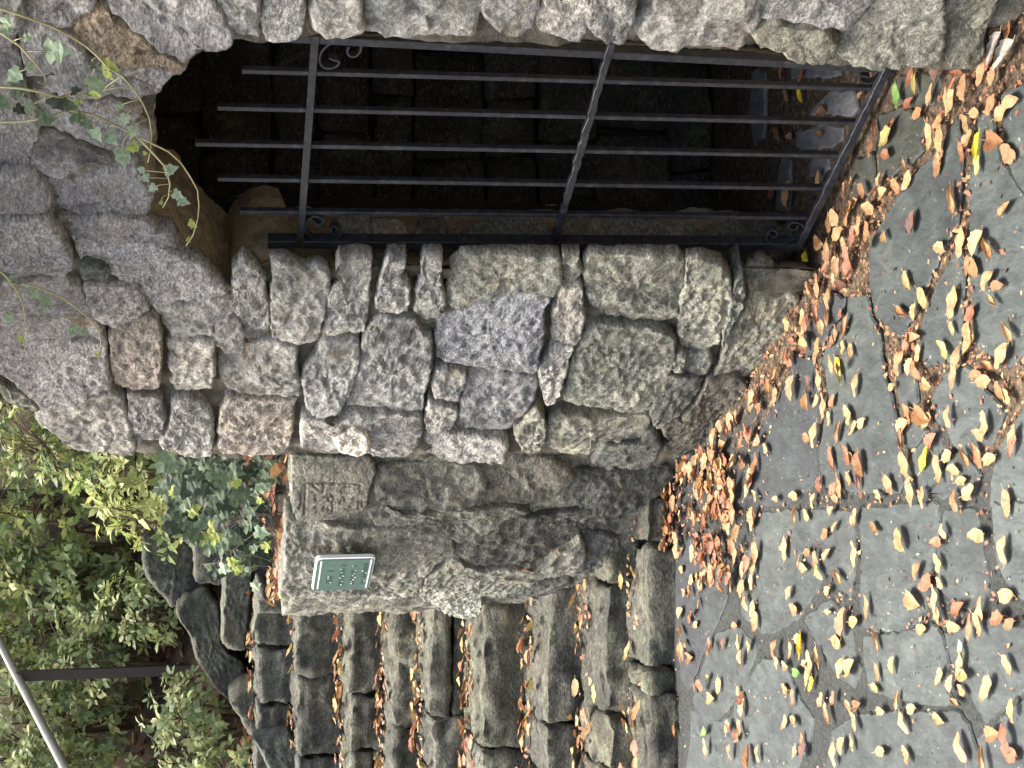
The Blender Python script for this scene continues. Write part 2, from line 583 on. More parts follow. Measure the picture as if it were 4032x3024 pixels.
# ------------------------------------------------------------------ ground and paving
g = 45.0
ground = link('ground', [(-g, -g, -0.012), (g, -g, -0.012), (g, g, -0.012), (-g, g, -0.012)], [(0, 1, 2, 3)], M_FORE, kind='structure')
def grid_sheet(name, x0, x1, y0, y1, sp, zf, mat, parent=None, kind=None):
    nx = int((x1 - x0) / sp); ny = int((y1 - y0) / sp)
    V = [(x0 + (x1 - x0) * i / nx, y0 + (y1 - y0) * j / ny, 0) for j in range(ny + 1) for i in range(nx + 1)]
    V = [Vector((x, y, zf(x, y))) for x, y, _ in V]
    F = [(j * (nx + 1) + i, j * (nx + 1) + i + 1, (j + 1) * (nx + 1) + i + 1, (j + 1) * (nx + 1) + i) for j in range(ny) for i in range(nx)]
    return link(name, V, F, mat, parent, kind=kind)
paving = grid_sheet('paving', -2.6, 2.2, 1.6, 5.4, 0.03, lambda x, y: 0.003 + 0.004 * fbm(x * 9, y * 9, 0) + (0.0035 if x < -0.1 else 0), M_BED, kind='structure')
FLAGS = [
 (3000,0,[(740,760),(900,690),(1080,760),(1040,900),(1060,980),(960,1080),(830,1160),(760,1120),(750,1000),(755,880)],'d'),
 (3000,0,[(590,1060),(720,980),(735,1100),(735,1200),(715,1290),(600,1280),(580,1180)],'d'),
 (3000,0,[(880,500),(1050,470),(1170,500),(1160,560),(1120,690),(1000,690),(880,670)],'d'),
 (3000,1000,[(1130,-650),(1270,-890),(1300,-600),(1283,-340),(1262,-190),(1192,-70),(1120,80),(1030,300),(955,450),(930,525),(880,525),(790,455),(740,370),(712,250),(700,100),(710,-80),(810,-240),(965,-490)],'m'),
 (3000,1000,[(1290,-60),(1312,60),(1302,300),(1295,500),(1280,615),(1235,680),(1140,710),(1065,735),(1020,640),(1022,520),(1075,380),(1145,200),(1220,40)],'m'),
 (3000,1000,[(1350,-500),(1420,-920),(1500,-900),(1560,-600),(1760,-300),(1760,600),(1700,640),(1590,730),(1500,680),(1430,630),(1390,560),(1378,440),(1368,200),(1358,0)],'l'),
 (3000,0,[(1560,620),(1720,560),(1850,700),(1850,1300),(1700,1250),(1600,1050)],'l'),
 (3000,1000,[(1190,790),(1330,745),(1400,770),(1450,900),(1535,965),(1575,1020),(1552,1110),(1470,1260),(1395,1335),(1255,1255),(1200,1150),(1125,1070),(1108,970),(1125,900)],'l'),
 (3000,1000,[(885,650),(960,745),(1005,850),(1015,950),(980,995),(900,1005),(885,920),(875,760)],'m'),
 (3000,1000,[(560,290),(685,275),(715,430),(765,540),(792,800),(835,900),(862,1040),(885,1200),(903,1330),(915,1480),(885,1555),(720,1540),(560,1535),(390,1500),(370,1300),(410,1100),(430,900),(390,700),(450,500),(545,420)],'m'),
 (3000,1000,[(215,660),(335,700),(380,900),(360,1100),(350,1300),(355,1490),(200,1610),(-100,1660),(-280,1600),(-90,1300),(50,1050),(150,850)],'b'),
 (3000,1000,[(995,1285),(1145,1130),(1182,1260),(1165,1415),(1080,1520),(1015,1540),(968,1440),(978,1340)],'l'),
 (3000,1000,[(1265,1300),(1390,1375),(1412,1450),(1375,1550),(1250,1550),(1180,1600),(1095,1555),(1180,1435)],'m'),
 (3000,1000,[(1665,1070),(1780,900),(1820,1680),(1490,1660),(1497,1500),(1530,1330),(1610,1200)],'l'),
 (3000,1000,[(925,1065),(1010,1115),(1075,1140),(985,1255),(925,1235)],'m'),
 (3000,2000,[(645,-10),(740,0),(1135,-30),(1155,100),(1115,300),(1085,430),(1065,650),(940,785),(850,795),(655,785),(645,600),(645,300)],'l'),
 (3000,2000,[(1190,25),(1395,15),(1435,150),(1452,350),(1490,500),(1480,670),(1300,630),(1185,555),(1130,420),(1155,250)],'m'),
 (3000,2000,[(1500,-20),(1820,-30),(1820,690),(1660,555),(1572,430),(1530,300)],'l'),
 (3000,2000,[(0,35),(200,15),(420,5),(595,25),(605,300),(575,580),(475,515),(425,420),(250,690),(100,795),(0,820),(-140,690),(-95,300)],'m'),
 (3000,2000,[(275,725),(440,600),(575,725),(612,960),(642,1030),(598,1170),(485,1085),(405,950),(325,830)],'m'),
 (3000,2000,[(665,835),(850,825),(1000,800),(1100,750),(1162,825),(1210,1000),(1190,1180),(1270,1280),(1150,1290),(900,1245),(705,1195),(668,1000)],'m'),
 (3000,2000,[(1195,820),(1330,770),(1480,712),(1600,770),(1820,810),(1820,1120),(1659,1210),(1500,1370),(1460,1390),(1395,1275),(1305,1125),(1238,1000)],'l'),
 (3000,2000,[(0,990),(150,1010),(215,1190),(330,1370),(320,1500),(195,1740),(-110,1740),(-190,1300)],'m'),
 (3000,2000,[(465,1435),(600,1360),(900,1330),(1275,1320),(1340,1430),(1420,1640),(1395,1740),(405,1740)],'m'),
 (3000,2000,[(1490,1440),(1560,1380),(1700,1260),(1820,1250),(1820,1740),(1460,1740),(1410,1500)],'l'),
 (2000,2000,[(1095,430),(1185,190),(1410,300),(1430,600),(1290,890),(1180,1190),(1125,1100),(1105,800)],'b'),
 (2000,2000,[(1350,830),(1500,770),(1630,900),(1530,1190),(1400,1340),(1255,1480),(1210,1250),(1285,1000)],'m'),
 (2000,2000,[(1190,1310),(1380,1410),(1550,1270),(1630,1500),(1590,1740),(1155,1740),(1195,1500)],'m'),
 (3000,1000,[(420,250),(540,300),(520,400),(430,480),(370,640),(260,640),(250,560),(330,420)],'b'),
 # slabs past the left edge of the picture
 (3000,3024,[(-450,60),(-80,60),(-60,520),(-460,480)],'m'),
 (3000,3024,[(-20,60),(380,50),(460,420),(-10,500)],'m'),
 (3000,3024,[(430,60),(1000,50),(1100,500),(510,440)],'l'),
 (3000,3024,[(1060,50),(1780,50),(1800,480),(1150,500)],'m'),
 (3000,3024,[(-470,530),(100,560),(120,1000),(-480,980)],'m'),
 (3000,3024,[(160,550),(900,530),(980,980),(170,1000)],'l'),
 (3000,3024,[(960,540),(1800,530),(1800,1000),(1040,980)],'m'),
 # slabs inside the chamber; light reaching the floor is put into their paler tint
 (3000,0,[(300,750),(430,590),(600,580),(620,700),(580,760)],'i'),
 (3000,0,[(215,860),(400,800),(530,830),(530,920),(420,975),(220,970)],'i'),
 (3000,0,[(95,1180),(130,1010),(180,1030),(185,1180),(170,1380),(85,1370)],'i'),
 (3000,0,[(170,380),(500,390),(510,500),(190,520)],'i'),
 (3000,0,[(300,1080),(330,1020),(430,1030),(440,1090),(370,1180),(310,1150)],'i'),
 (2000,0,[(1590,480),(1630,440),(1680,480),(1670,900),(1600,960),(1570,700)],'i'),
]
FC = {'d': (0.045, 0.049, 0.040), 'm': (0.044, 0.053, 0.050), 'l': (0.053, 0.064, 0.060), 'b': (0.032, 0.038, 0.041), 'i': (0.15, 0.155, 0.155)}
for k, (cx, cy, pts, c) in enumerate(FLAGS):
    top = 0.011 + 0.002 * math.sin(k * 2.3)
    poly = [on_z(x, y, top) for x, y in crop(cx, cy, pts)]
    out = resample([(p.x, p.y) for p in poly], 0.018, k * 1.7, 0.005)
    cc = centroid(out)
    if c not in 'id': out = [p + (p - cc).normalized() * 0.007 for p in out]
    n = len(out)
    area = sum((out[i].x * out[(i + 1) % n].y - out[(i + 1) % n].x * out[i].y) for i in range(n))
    sg = 1 if area > 0 else -1
    ins = []
    for i in range(n):
        d = (out[(i + 2) % n] - out[i - 2]).normalized()
        ins.append(out[i] + Vector((-d.y, d.x)) * (0.005 * sg))
    V = [Vector((p.x, p.y, -0.004)) for p in out] + [Vector((p.x, p.y, top - 0.004 + 0.002 * noise.noise(Vector((p.x * 30, p.y * 30, k))))) for p in out] + [Vector((p.x, p.y, top)) for p in ins]
    F = [(r * n + i, r * n + (i + 1) % n, (r + 1) * n + (i + 1) % n, (r + 1) * n + i) for r in range(2) for i in range(n)]
    F.append(tuple(2 * n + i for i in range(n)))
    a = sum((out[i].x * out[(i + 1) % n].y - out[(i + 1) % n].x * out[i].y) for i in range(n))
    if a < 0: F = [tuple(reversed(f)) for f in F]
    col = FC[c]; v = 0.9 + 0.2 * random.random()
    link('flagstone', V, F, M_SLATE, paving, smooth=False, color=(col[0] * v, col[1] * v, col[2] * v))

# ------------------------------------------------------------------ grotto wall
def P(cx, cy, s, k=K):
    v = [float(q) for q in s.replace(';', ' ').replace(',', ' ').split()]
    return [(cx + v[i] * k, cy + v[i + 1] * k) for i in range(0, len(v), 2)]
GR = empty('stone_grotto', (0.25, 3.85, 0), 'tall rough stone grotto wall with a dark arched opening closed by an iron gate', 'grotto')
PUR = (0.315, 0.298, 0.282)      # purplish grey upper stones
GRY = (0.300, 0.295, 0.272)      # speckled grey
TAN = (0.30, 0.265, 0.22)
OLV = (0.225, 0.225, 0.180)
DRK = (0.088, 0.088, 0.076)
BLU = (0.175, 0.178, 0.182)
BRN = (0.20, 0.15, 0.095)
ORG = (0.30, 0.235, 0.16)
WHT = (0.38, 0.365, 0.325)
OUTER = [
 # crop origin, tint, material, outline
 (0,0,PUR,'-60,-60 150,-60 155,60 150,110 60,325 -60,305'),
 (0,0,PUR,'-60,330 60,340 110,330 148,390 138,540 175,660 222,780 226,900 188,1040 195,1110 100,1130 -60,1125'),
 (0,0,PUR,'-60,1145 200,1135 270,1225 310,1300 300,1385 200,1410 -60,1400'),
 (0,1000,PUR,'-60,-230 300,-240 385,-110 430,0 460,90 425,145 250,160 -60,150'),
 (0,1000,PUR,'-60,170 440,185 525,245 570,330 630,440 680,540 560,555 200,575 40,595 -60,605'),
 (0,1000,PUR,'-60,620 130,595 680,575 682,680 690,760 720,865 600,895 480,975 290,1010 200,930 100,830 0,775 -60,760'),
 (0,1000,OLV,'-60,800 0,830 60,900 150,910 240,1010 230,1045 60,960 -60,850'),
 (0,1000,GRY,'240,1060 300,1005 480,988 620,912 730,895 800,940 828,1060 855,1180 885,1250 875,1300 720,1310 500,1290 420,1250 350,1180 250,1130'),
 (0,0,PUR,'170,-60 640,-60 600,60 520,80 480,165 380,172 330,145 175,85'),
 (0,0,ORG,'500,105 700,70 760,160 900,210 1000,310 1180,400 1215,415 1170,455 900,458 800,445 680,385 560,295 455,240 495,180'),
 (0,0,PUR,'655,-60 1350,-60 1450,90 1500,180 1508,240 1440,305 1335,310 1300,265 1220,395 1180,385 1100,330 1000,270 900,190 780,140 700,45'),
 (0,0,GRY,'1385,-60 1680,-60 1690,230 1600,215 1535,195 1480,100'),
 (0,0,PUR,'455,435 560,400 690,475 790,505 960,535 1015,570 1022,620 960,625 700,610 600,640 475,615 445,520'),
 (0,0,PUR,'825,465 1165,472 1055,525 1028,585 850,535 785,500'),
 (0,0,PUR,'172,125 330,175 435,235 445,262 535,322 535,395 430,425 375,440 305,485 175,535 168,390 155,330'),
 (0,0,PUR,'185,560 330,505 435,455 462,630 600,660 690,650 860,690 895,735 840,760 975,835 990,900 870,955 750,965 600,935 420,865 255,835 252,790 205,660'),
 (0,0,PUR,'258,872 420,895 560,965 660,1005 850,1045 890,1075 700,1080 560,1105 460,1140 330,1140 225,1080 215,1040 248,920'),
 (0,0,PUR,'305,1175 480,1145 640,1100 895,1095 922,1190 962,1250 982,1300 952,1340 952,1415 800,1385 650,1375 550,1400 335,1395 330,1300 295,1220'),
 (0,0,PUR,'350,1425 550,1425 700,1400 960,1435 1000,1480 1095,1485 1145,1580 1150,1640 1000,1560 850,1560 700,1560 560,1560 430,1540 380,1520'),
 (0,1000,PUR,'485,-100 700,-90 1000,-90 1155,-10 1235,30 1325,85 1412,180 1495,240 1475,280 1290,318 1150,328 1020,345 980,322 855,215 725,125 665,75 565,45 525,-10'),
 (0,1000,DRK,'548,72 650,84 705,142 688,195 600,168 548,150'),
 (0,1000,PUR,'562,195 620,205 700,215 800,225 875,245 950,342 960,380 925,415 845,472 742,512 705,495 628,420 606,340 575,270'),
 (0,1000,TAN,'718,562 742,535 850,495 960,437 1015,425 1038,442 1046,560 1032,680 1042,885 1000,905 930,908 775,885 732,830 738,660'),
 (0,1000,GRY,'1065,410 1025,372 1150,352 1300,335 1435,372 1490,400 1470,436 1395,476 1385,535 1250,552 1135,540 1098,498'),
 (0,1000,WHT,'1092,600 1132,570 1300,575 1405,575 1385,640 1385,780 1392,905 1330,910 1220,932 1155,925 1118,850 1150,800 1118,760 1125,650'),
 (0,1000,PUR,'1305,312 1380,278 1495,285 1522,330 1520,378 1488,395 1400,340'),
 (1000,1000,GRY,'-130,100 -60,30 20,90 64,160 68,250 80,330 98,450 80,535 0,580 -60,555 -80,420 -130,330'),
 (0,1000,GRY,'1405,482 1500,425 1555,435 1582,560 1590,635 1475,635 1425,580'),
 (1000,1000,GRY,'-215,690 -140,665 0,606 150,598 285,625 250,690 262,760 298,850 290,912 150,914 0,912 -150,892 -205,850 -222,760'),
 (0,1000,GRY,'1125,965 1240,955 1318,1005 1372,1062 1382,1200 1382,1325 1300,1334 1200,1315 1065,1256 1058,1220 1096,1180 1126,1080'),
 (0,1000,PUR,'835,945 900,936 1000,940 1052,965 1066,1060 1056,1150 1034,1204 960,1214 905,1252 876,1180 856,1060'),
 (1000,1000,TAN,'-205,1050 -165,965 0,956 200,956 290,966 245,1005 242,1080 232,1180 222,1285 165,1324 0,1328 -195,1324 -222,1280 -212,1150'),
 (1000,1000,GRY,'112,55 200,45 270,84 330,110 420,90 484,124 488,200 464,300 444,400 424,500 404,550 300,582 180,564 126,540 120,420 130,300 124,180'),
 (1000,1000,GRY,'565,-40 755,-40 762,60 748,200 738,330 722,450 716,552 640,592 540,602 456,574 448,520 486,400 496,290 536,225 614,192 530,110'),
 (1000,1000,GRY,'466,626 620,616 682,616 682,700 642,830 612,926 556,1012 470,1052 404,1052 348,1006 338,880 328,840 356,760 426,664'),
 (1000,1000,GRY,'764,504 824,446 900,436 1000,436 1056,446 1096,534 1142,562 1152,640 1142,760 1112,880 1102,1000 1092,1042 980,1047 850,1022 700,1003 618,1003 608,960 648,900 688,760 728,600'),
 (1000,1000,GRY,'795,330 834,240 834,130 874,50 884,-40 995,-40 985,60 956,140 994,210 1012,320 1003,365 940,394 864,414 826,378'),
 (1000,1000,GRY,'1105,-30 1195,-40 1234,30 1210,140 1215,240 1252,290 1224,395 1160,442 1086,424 1048,396 1076,280 1096,140'),
 (1000,1000,OLV,'1296,100 1374,24 1480,-40 1975,-40 1992,60 1996,180 1936,234 1800,242 1659,242 1560,282 1484,272 1432,312 1370,370 1268,326 1278,260 1296,180'),
 (1000,1000,BLU,'1386,402 1454,354 1560,316 1700,278 1890,266 1940,302 1882,360 1872,480 1862,600 1842,732 1800,762 1659,752 1500,732 1400,732 1296,722 1210,694 1200,600 1222,520 1200,474 1254,456 1344,434'),
 (1000,1000,GRY,'1206,776 1280,768 1380,786 1362,870 1332,962 1292,962 1254,952 1198,924 1180,880'),
 (1000,1000,GRY,'1148,976 1250,988 1322,1014 1312,1090 1292,1144 1220,1182 1156,1192 1130,1150 1138,1050'),
 (1000,1000,BLU,'1408,796 1500,778 1700,796 1842,808 1852,850 1822,920 1782,1000 1732,1086 1684,1134 1636,1172 1500,1182 1384,1162 1340,1136 1350,1060 1378,960'),
 (1000,1000,GRY,'336,1086 470,1078 520,1116 700,1058 850,1048 1000,1076 1092,1076 1082,1180 1052,1276 1000,1322 900,1332 800,1332 740,1294 600,1312 480,1302 328,1284 318,1180'),
 (1000,1000,GRY,'1096,1300 1154,1216 1300,1208 1500,1208 1614,1198 1642,1234 1632,1342 1500,1352 1350,1360 1200,1342 1106,1316'),
 (2000,1000,OLV,'368,-40 455,-40 455,60 468,118 426,194 374,204 360,100'),
 (2000,1000,GRY,'336,304 374,246 474,206 484,300 484,420 474,526 456,594 400,602 296,594 296,520 316,380'),
 (2000,1000,GRY,'286,626 434,626 394,690 374,780 336,896 298,952 246,962 218,856 222,744 264,704'),
 (2000,1000,OLV,'506,64 546,-16 640,-40 1095,-40 1142,60 1142,200 1114,300 1104,416 1048,452 1000,462 850,457 732,452 656,414 558,336 528,260 508,160'),
 (2000,1000,OLV,'1168,44 1280,36 1396,76 1444,164 1452,290 1432,396 1394,496 1374,564 1298,622 1202,637 1136,596 1118,540 1128,430 1138,300 1168,200'),
 (2000,1000,OLV,'574,476 750,486 900,497 1006,517 1082,574 1092,622 1082,700 1034,786 994,866 964,946 914,1012 858,1032 650,992 504,972 378,962 398,876 448,680 496,574 546,497'),
 (2000,1000,OLV,'1184,666 1260,658 1314,648 1314,740 1286,783 1174,783 1126,748'),
 (2000,1000,OLV,'1114,656 1154,666 1136,774 1076,764'),
 (2000,1000,OLV,'1560,170 1660,140 1750,160 1840,240 1900,310 1880,370 1820,500 1740,620 1650,720 1590,768 1480,796 1396,794 1348,768 1388,700 1428,600 1466,500 1546,400 1586,280'),
 (2000,1000,OLV,'1484,204 1536,166 1544,300 1494,420 1436,526 1404,606 1396,560 1444,434 1474,304'),
 (2000,1000,OLV,'66,1180 124,1066 198,1010 232,1090 242,1200 214,1282 160,1342 96,1296'),
 (2000,1000,OLV,'276,1084 344,1048 500,1058 700,1068 900,1058 932,1084 894,1168 864,1222 740,1222 614,1232 574,1294 536,1372 432,1362 304,1302 254,1256 268,1180'),
 (2000,1000,DRK,'938,1038 1006,884 1064,808 1270,828 1244,900 1146,994 1080,1052 1012,1122 966,1132'),
 (2000,1000,DRK,'1300,838 1500,806 1564,854 1554,918 1474,1056 1376,1164 1250,1280 1104,1362 1040,1334 1020,1260 1156,1162 1148,1084 1206,1014 1274,906'),
 (2000,1000,DRK,'1026,1134 1100,1078 1152,1104 1142,1154 1052,1202 1028,1184'),
 (2000,1000,DRK,'606,1312 626,1258 860,1248 900,1190 956,1170 992,1260 954,1332 878,1362 700,1382 568,1394'),
 # right pier
 (1000,0,WHT,'64,-60 314,-60 318,100 304,188 268,244 170,264 76,259 58,150 76,40'),
 (1000,0,WHT,'406,-60 692,-60 684,60 704,150 724,190 718,230 640,244 480,234 397,201 392,100'),
 (1000,0,GRY,'746,-60 1492,-60 1510,30 1472,100 1472,170 1426,234 1300,234 1170,219 1080,244 900,244 844,226 804,186 746,166 728,80'),
 (2000,0,GRY,'-114,-60 212,-60 202,40 184,110 154,186 98,244 0,244 -56,196 -142,128 -152,80'),
 (2000,0,WHT,'248,-60 532,-60 513,60 512,160 474,284 400,279 332,250 264,226 188,188 196,120 227,60'),
 (2000,0,WHT,'568,-60 852,-60 823,60 803,180 764,274 720,284 642,255 556,202 528,168 547,50'),
 (2000,0,WHT,'968,-60 1670,-60 1632,150 1583,220 1553,306 1518,339 1330,314 1200,294 1060,309 944,304 887,268 848,212 907,120 957,60'),
 (3000,0,OLV,'54,-60 714,-60 694,60 634,126 520,194 382,158 240,154 104,138 36,132'),
 (3000,0,OLV,'4,234 100,166 240,186 380,186 454,242 492,280 474,366 400,404 280,394 180,364 124,334 -6,324 -54,288'),
 (3000,0,OLV,'742,-60 1164,-60 1172,60 1182,280 1163,356 1098,414 950,434 800,459 680,459 604,445 546,406 508,368 528,290 547,222 680,124'),
 (3000,0,OLV,'1206,-60 1556,-60 1524,60 1474,150 1444,250 1424,330 1433,396 1358,424 1234,414 1198,348 1217,200'),
]
# outline of the opening on the outer face, up one side and down the other (photo pixels)
ARCH = [(3560,262),(3300,232),(2900,192),(2500,172),(2050,150),(1500,135),(1150,140),(985,135),(930,128),(868,172),(802,186),(735,240),(690,276),(639,312),(615,374),(603,422),
        (592,500),(590,545),(566,600),(566,690),(592,770),(588,815),(605,885),(668,892),(708,968),(757,1012),(818,1058),(862,1108),(905,1132),(940,1080),(1010,1045),(1066,1030),
        (1180,1040),(1295,1048),(1500,1040),(1900,1042),(2500,1046),(3260,1056)]
ARCHD = [(ARCH[i][0] + (ARCH[i + 1][0] - ARCH[i][0]) * k / 6, ARCH[i][1] + (ARCH[i + 1][1] - ARCH[i][1]) * k / 6) for i in range(len(ARCH) - 1) for k in range(6)]
for cx, cy, tint, s in OUTER:
    pts = P(cx, cy, s)
    foot = max(p[0] for p in pts) > 2900 and min(p[1] for p in pts) > 900
    pier = max(p[1] for p in pts) < 320
    left_end = max(p[1] for p in pts) > 1760
    kw = {}
    quoin = not pier and any(abs(p[0] - q[0]) + abs(p[1] - q[1]) < 70 for p in pts for q in ARCHD if q[1] > 520)
    if quoin:                       # stones that turn the corner into the reveal
        pts = [(x, max(y, 1012) if x > 1000 else y) for x, y in pts]
        kw['back'] = 0.004; kw['proud'] = 0.026
    if tint is DRK and cx >= 2000: kw = dict(relief=0.9, proud=0.05)
    if pier: kw['back'] = 0.2; kw['edge'] = 0.03
    if left_end: kw['back'] = 0.16
    stone_px('stone', pts, WO, GR, M_STONE2 if tint in (OLV, DRK) else random.choice((M_STONEB, M_STONEB, M_STONE, M_STONEC) if tint in (PUR, TAN, BLU) else (M_STONE, M_STONE, M_STONEB, M_STONEC)), tint, z0=0.0, **kw)

arch_tz = [WO.tz(x, y, 0.0) for x, y in ARCH]
arch_tz[0] = (arch_tz[0][0], -0.05); arch_tz[-1] = (arch_tz[-1][0], -0.05)
left_edge = [(-260,1250),(-100,1380),(0,1478),(60,1560),(140,1630),(290,1772),(540,1780),(640,1788),(840,1800),(1150,1800),(1600,1810),(2700,1815)]
le_tz = [WO.tz(x, y - 34, -0.02) for x, y in left_edge]
region = [(-0.75, -0.05), (-0.75, 3.1), (0.6, 3.1)] + le_tz[:-1] + [(le_tz[-1][0], -0.05)]

# the same masonry goes on to the right of the pier and above the frame
def coursed(t0, t1, z0, z1, inside=None):
    rc = random.Random(int(t0 * 100) + 77)
    z = z0
    while z < z1:
        hg = rc.uniform(0.13, 0.24)
        t = t1
        while t > t0:
            wd = rc.uniform(0.16, 0.36)
            a, b = max(t0, t - wd) + 0.006, t - 0.006
            jj = lambda: rc.uniform(-0.012, 0.012)
            if b - a > 0.07 and (inside is None or (pip(a, z + hg, inside) and pip(b, z + hg, inside))):
                poly = [(a + jj(), z + 0.008 + jj()), ((a + b) / 2 + jj(), z + 0.008 + jj()), (b, z + 0.008 + jj()), (b, z + hg - 0.008 + jj()), ((a + b) / 2 + jj(), z + hg - 0.008 + jj()), (a + jj(), z + hg - 0.008 + jj())]
                v = rc.uniform(0.85, 1.15); c = rc.choice((GRY, PUR, WHT, OLV))
                stone_tz('stone', poly, WO, GR, rc.choice((M_STONE, M_STONEB, M_STONEC)), (c[0] * v, c[1] * v, c[2] * v), proud=rc.uniform(0.03, 0.05), sp=0.02, z0=0.0)
            t -= wd
        z += hg
coursed(-0.74, WO.tz(2000, -46)[0], 0.0, 3.05)
coursed(WO.tz(2000, -40)[0], 1.45, WO.tz(-48, 700)[1], 3.0, region)
SP = 0.013
V = []; F = []; idx = {}
def mv(i, j):
    if (i, j) not in idx:
        t, z = i * SP, j * SP
        V.append(WO.w(t, z, 0.001 + 0.024 * fbm(t * 7, z * 7, 3) + 0.005 * fbm(t * 40, z * 40, 8)))
        idx[(i, j)] = len(V) - 1
    return idx[(i, j)]
for i in range(int(-0.75 / SP), int(2.6 / SP)):
    for j in range(-2, int(3.1 / SP)):
        t, z = (i + 0.5) * SP, (j + 0.5) * SP
        if pip(t, z, region) and not pip(t, z, arch_tz):
            F.append((mv(i, j), mv(i + 1, j), mv(i + 1, j + 1), mv(i, j + 1)))
cnt = {}
for f in F:
    for q in f: cnt[q] = cnt.get(q, 0) + 1
segs_a = [(Vector(arch_tz[i]), Vector(arch_tz[i + 1])) for i in range(len(arch_tz) - 1)]
for (i, j), q in idx.items():
    if cnt.get(q, 4) < 4:
        p = Vector((i * SP, j * SP)); best = None
        for a, b in segs_a:
            d = b - a
            c_ = a + d * max(0, min(1, (p - a).dot(d) / d.dot(d)))
            if best is None or (p - c_).length < best[0]: best = ((p - c_).length, c_)
        if best[0] < SP * 1.6:
            off = (V[q] - WO.a).dot(WO.n)
            V[q] = WO.w(best[1].x, best[1].y, off)
fa = F[0]
if (V[fa[1]] - V[fa[0]]).cross(V[fa[2]] - V[fa[1]]).dot(WO.n) < 0: F = [tuple(reversed(f)) for f in F]
link('mortar', V, F, M_MORTAR, GR)
# soffit and reveal of the arch: the outline swept into the wall
V = []; F = []
fine = []
for i in range(len(arch_tz) - 1):
    a, b = Vector(arch_tz[i]), Vector(arch_tz[i + 1])
    k = max(1, int((b - a).length / 0.02))
    fine += [a.lerp(b, j / k) for j in range(k)]
fine.append(Vector(arch_tz[-1]))
ND = 22
for p in fine:
    for j in range(ND + 1):
        u = j / ND
        w = WO.w(p.x, p.y, 0.004) + RV * (u * 1.5)
        if p.x > 0.75 and p.y < 1.36: w += WO.d * (0.085 * min(1, u * 3))
        s = 0.020 * fbm(w.x * 9, w.y * 9, w.z * 9) + 0.010 * fbm(w.x * 26, w.y * 26, w.z * 26) + 0.006 * abs(fbm(w.x * 60, w.y * 60, w.z * 60))
        s *= min(1, u * 4)
        w += WO.d * s + Vector((0, 0, s * 0.6))
        V.append(w)
for i in range(len(fine) - 1):
    for j in range(ND):
        a = i * (ND + 1) + j
        F.append((a, a + 1, a + ND + 2, a + ND + 1))
link('arch_soffit', V, F, M_SOFFIT, GR)
# stones of the left reveal
REV = [
 (1000,0,GRY,'562,1402 756,1402 764,1520 756,1600 680,1690 562,1700 562,1540'),
 (1000,0,TAN,'784,1434 860,1420 938,1444 1004,1502 994,1600 918,1680 804,1680 784,1540'),
 (1000,0,OLV,'1076,1454 1200,1416 1240,1424 1244,1540 1234,1650 1094,1660 1076,1540'),
 (2000,0,OLV,'-304,1534 -216,1466 -100,1416 140,1416 264,1464 284,1492 294,1600 200,1680 -200,1680 -294,1620'),
 (2000,0,OLV,'366,1464 404,1430 474,1436 464,1540 444,1640 374,1640'),
 (2000,0,OLV,'516,1504 564,1446 650,1416 860,1426 1000,1446 1060,1486 1120,1446 1196,1476 1254,1544 1254,1640 1100,1690 700,1690 536,1640'),
 (2000,0,OLV,'1336,1494 1404,1456 1500,1436 1640,1446 1890,1484 1890,1620 1700,1690 1400,1690 1306,1600'),
]
for cx, cy, tint, s in REV:
    stone_px('stone', P(cx, cy, s), WR, GR, M_STONE2, tint, proud=0.0, back=0.14, relief=0.9)
# right jamb, hidden from here: a plain rough return of the pier
V = []; F = []
# chamber behind the gate
CHM = empty('chamber', (0.9, 4.0, 0)); CHM.parent = GR; CHM.location = Vector((0.9, 4.0, 0)) - Vector(GR.location)
ZT = 2.45
def sheet(name, a, b, z0, z1, mat, parent, wig=0.03):
    a = Vector((a[0], a[1], 0)); b = Vector((b[0], b[1], 0))
    n = max(2, int((b - a).length / 0.06)); mz = max(2, int((z1 - z0) / 0.06))
    nr = Vector((-(b - a).y, (b - a).x, 0)).normalized()
    V = []; F = []
    for i in range(n + 1):
        for j in range(mz + 1):
            p = a.lerp(b, i / n); z = z0 + (z1 - z0) * j / mz
            V.append(Vector((p.x, p.y, z)) + nr * wig * fbm(p.x * 5, p.y * 5, z * 5))
    for i in range(n):
        for j in range(mz):
            q = i * (mz + 1) + j
            F.append((q, q + 1, q + mz + 2, q + mz + 1))
    return link(name, V, F, mat, parent)
inL = Vector(WO.w(*arch_tz[-1])) + RV * 1.45 + WO.d * 0.06
inR = Vector(WO.w(*arch_tz[0])) + RV * 1.45
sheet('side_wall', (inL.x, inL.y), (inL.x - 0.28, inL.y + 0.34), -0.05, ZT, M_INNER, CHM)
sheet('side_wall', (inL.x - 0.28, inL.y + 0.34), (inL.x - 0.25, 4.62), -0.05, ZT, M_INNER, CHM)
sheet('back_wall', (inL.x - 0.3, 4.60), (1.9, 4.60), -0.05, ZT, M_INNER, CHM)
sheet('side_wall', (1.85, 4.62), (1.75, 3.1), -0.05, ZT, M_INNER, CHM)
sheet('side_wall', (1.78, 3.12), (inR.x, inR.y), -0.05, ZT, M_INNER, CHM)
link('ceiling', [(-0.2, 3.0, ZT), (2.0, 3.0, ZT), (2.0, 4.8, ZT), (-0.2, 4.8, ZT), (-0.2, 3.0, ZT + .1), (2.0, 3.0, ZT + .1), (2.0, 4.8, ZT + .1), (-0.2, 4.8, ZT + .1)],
     [(0, 3, 2, 1), (4, 5, 6, 7), (0, 1, 5, 4), (1, 2, 6, 5), (2, 3, 7, 6), (3, 0, 4, 7)], M_INNER, CHM, smooth=False)
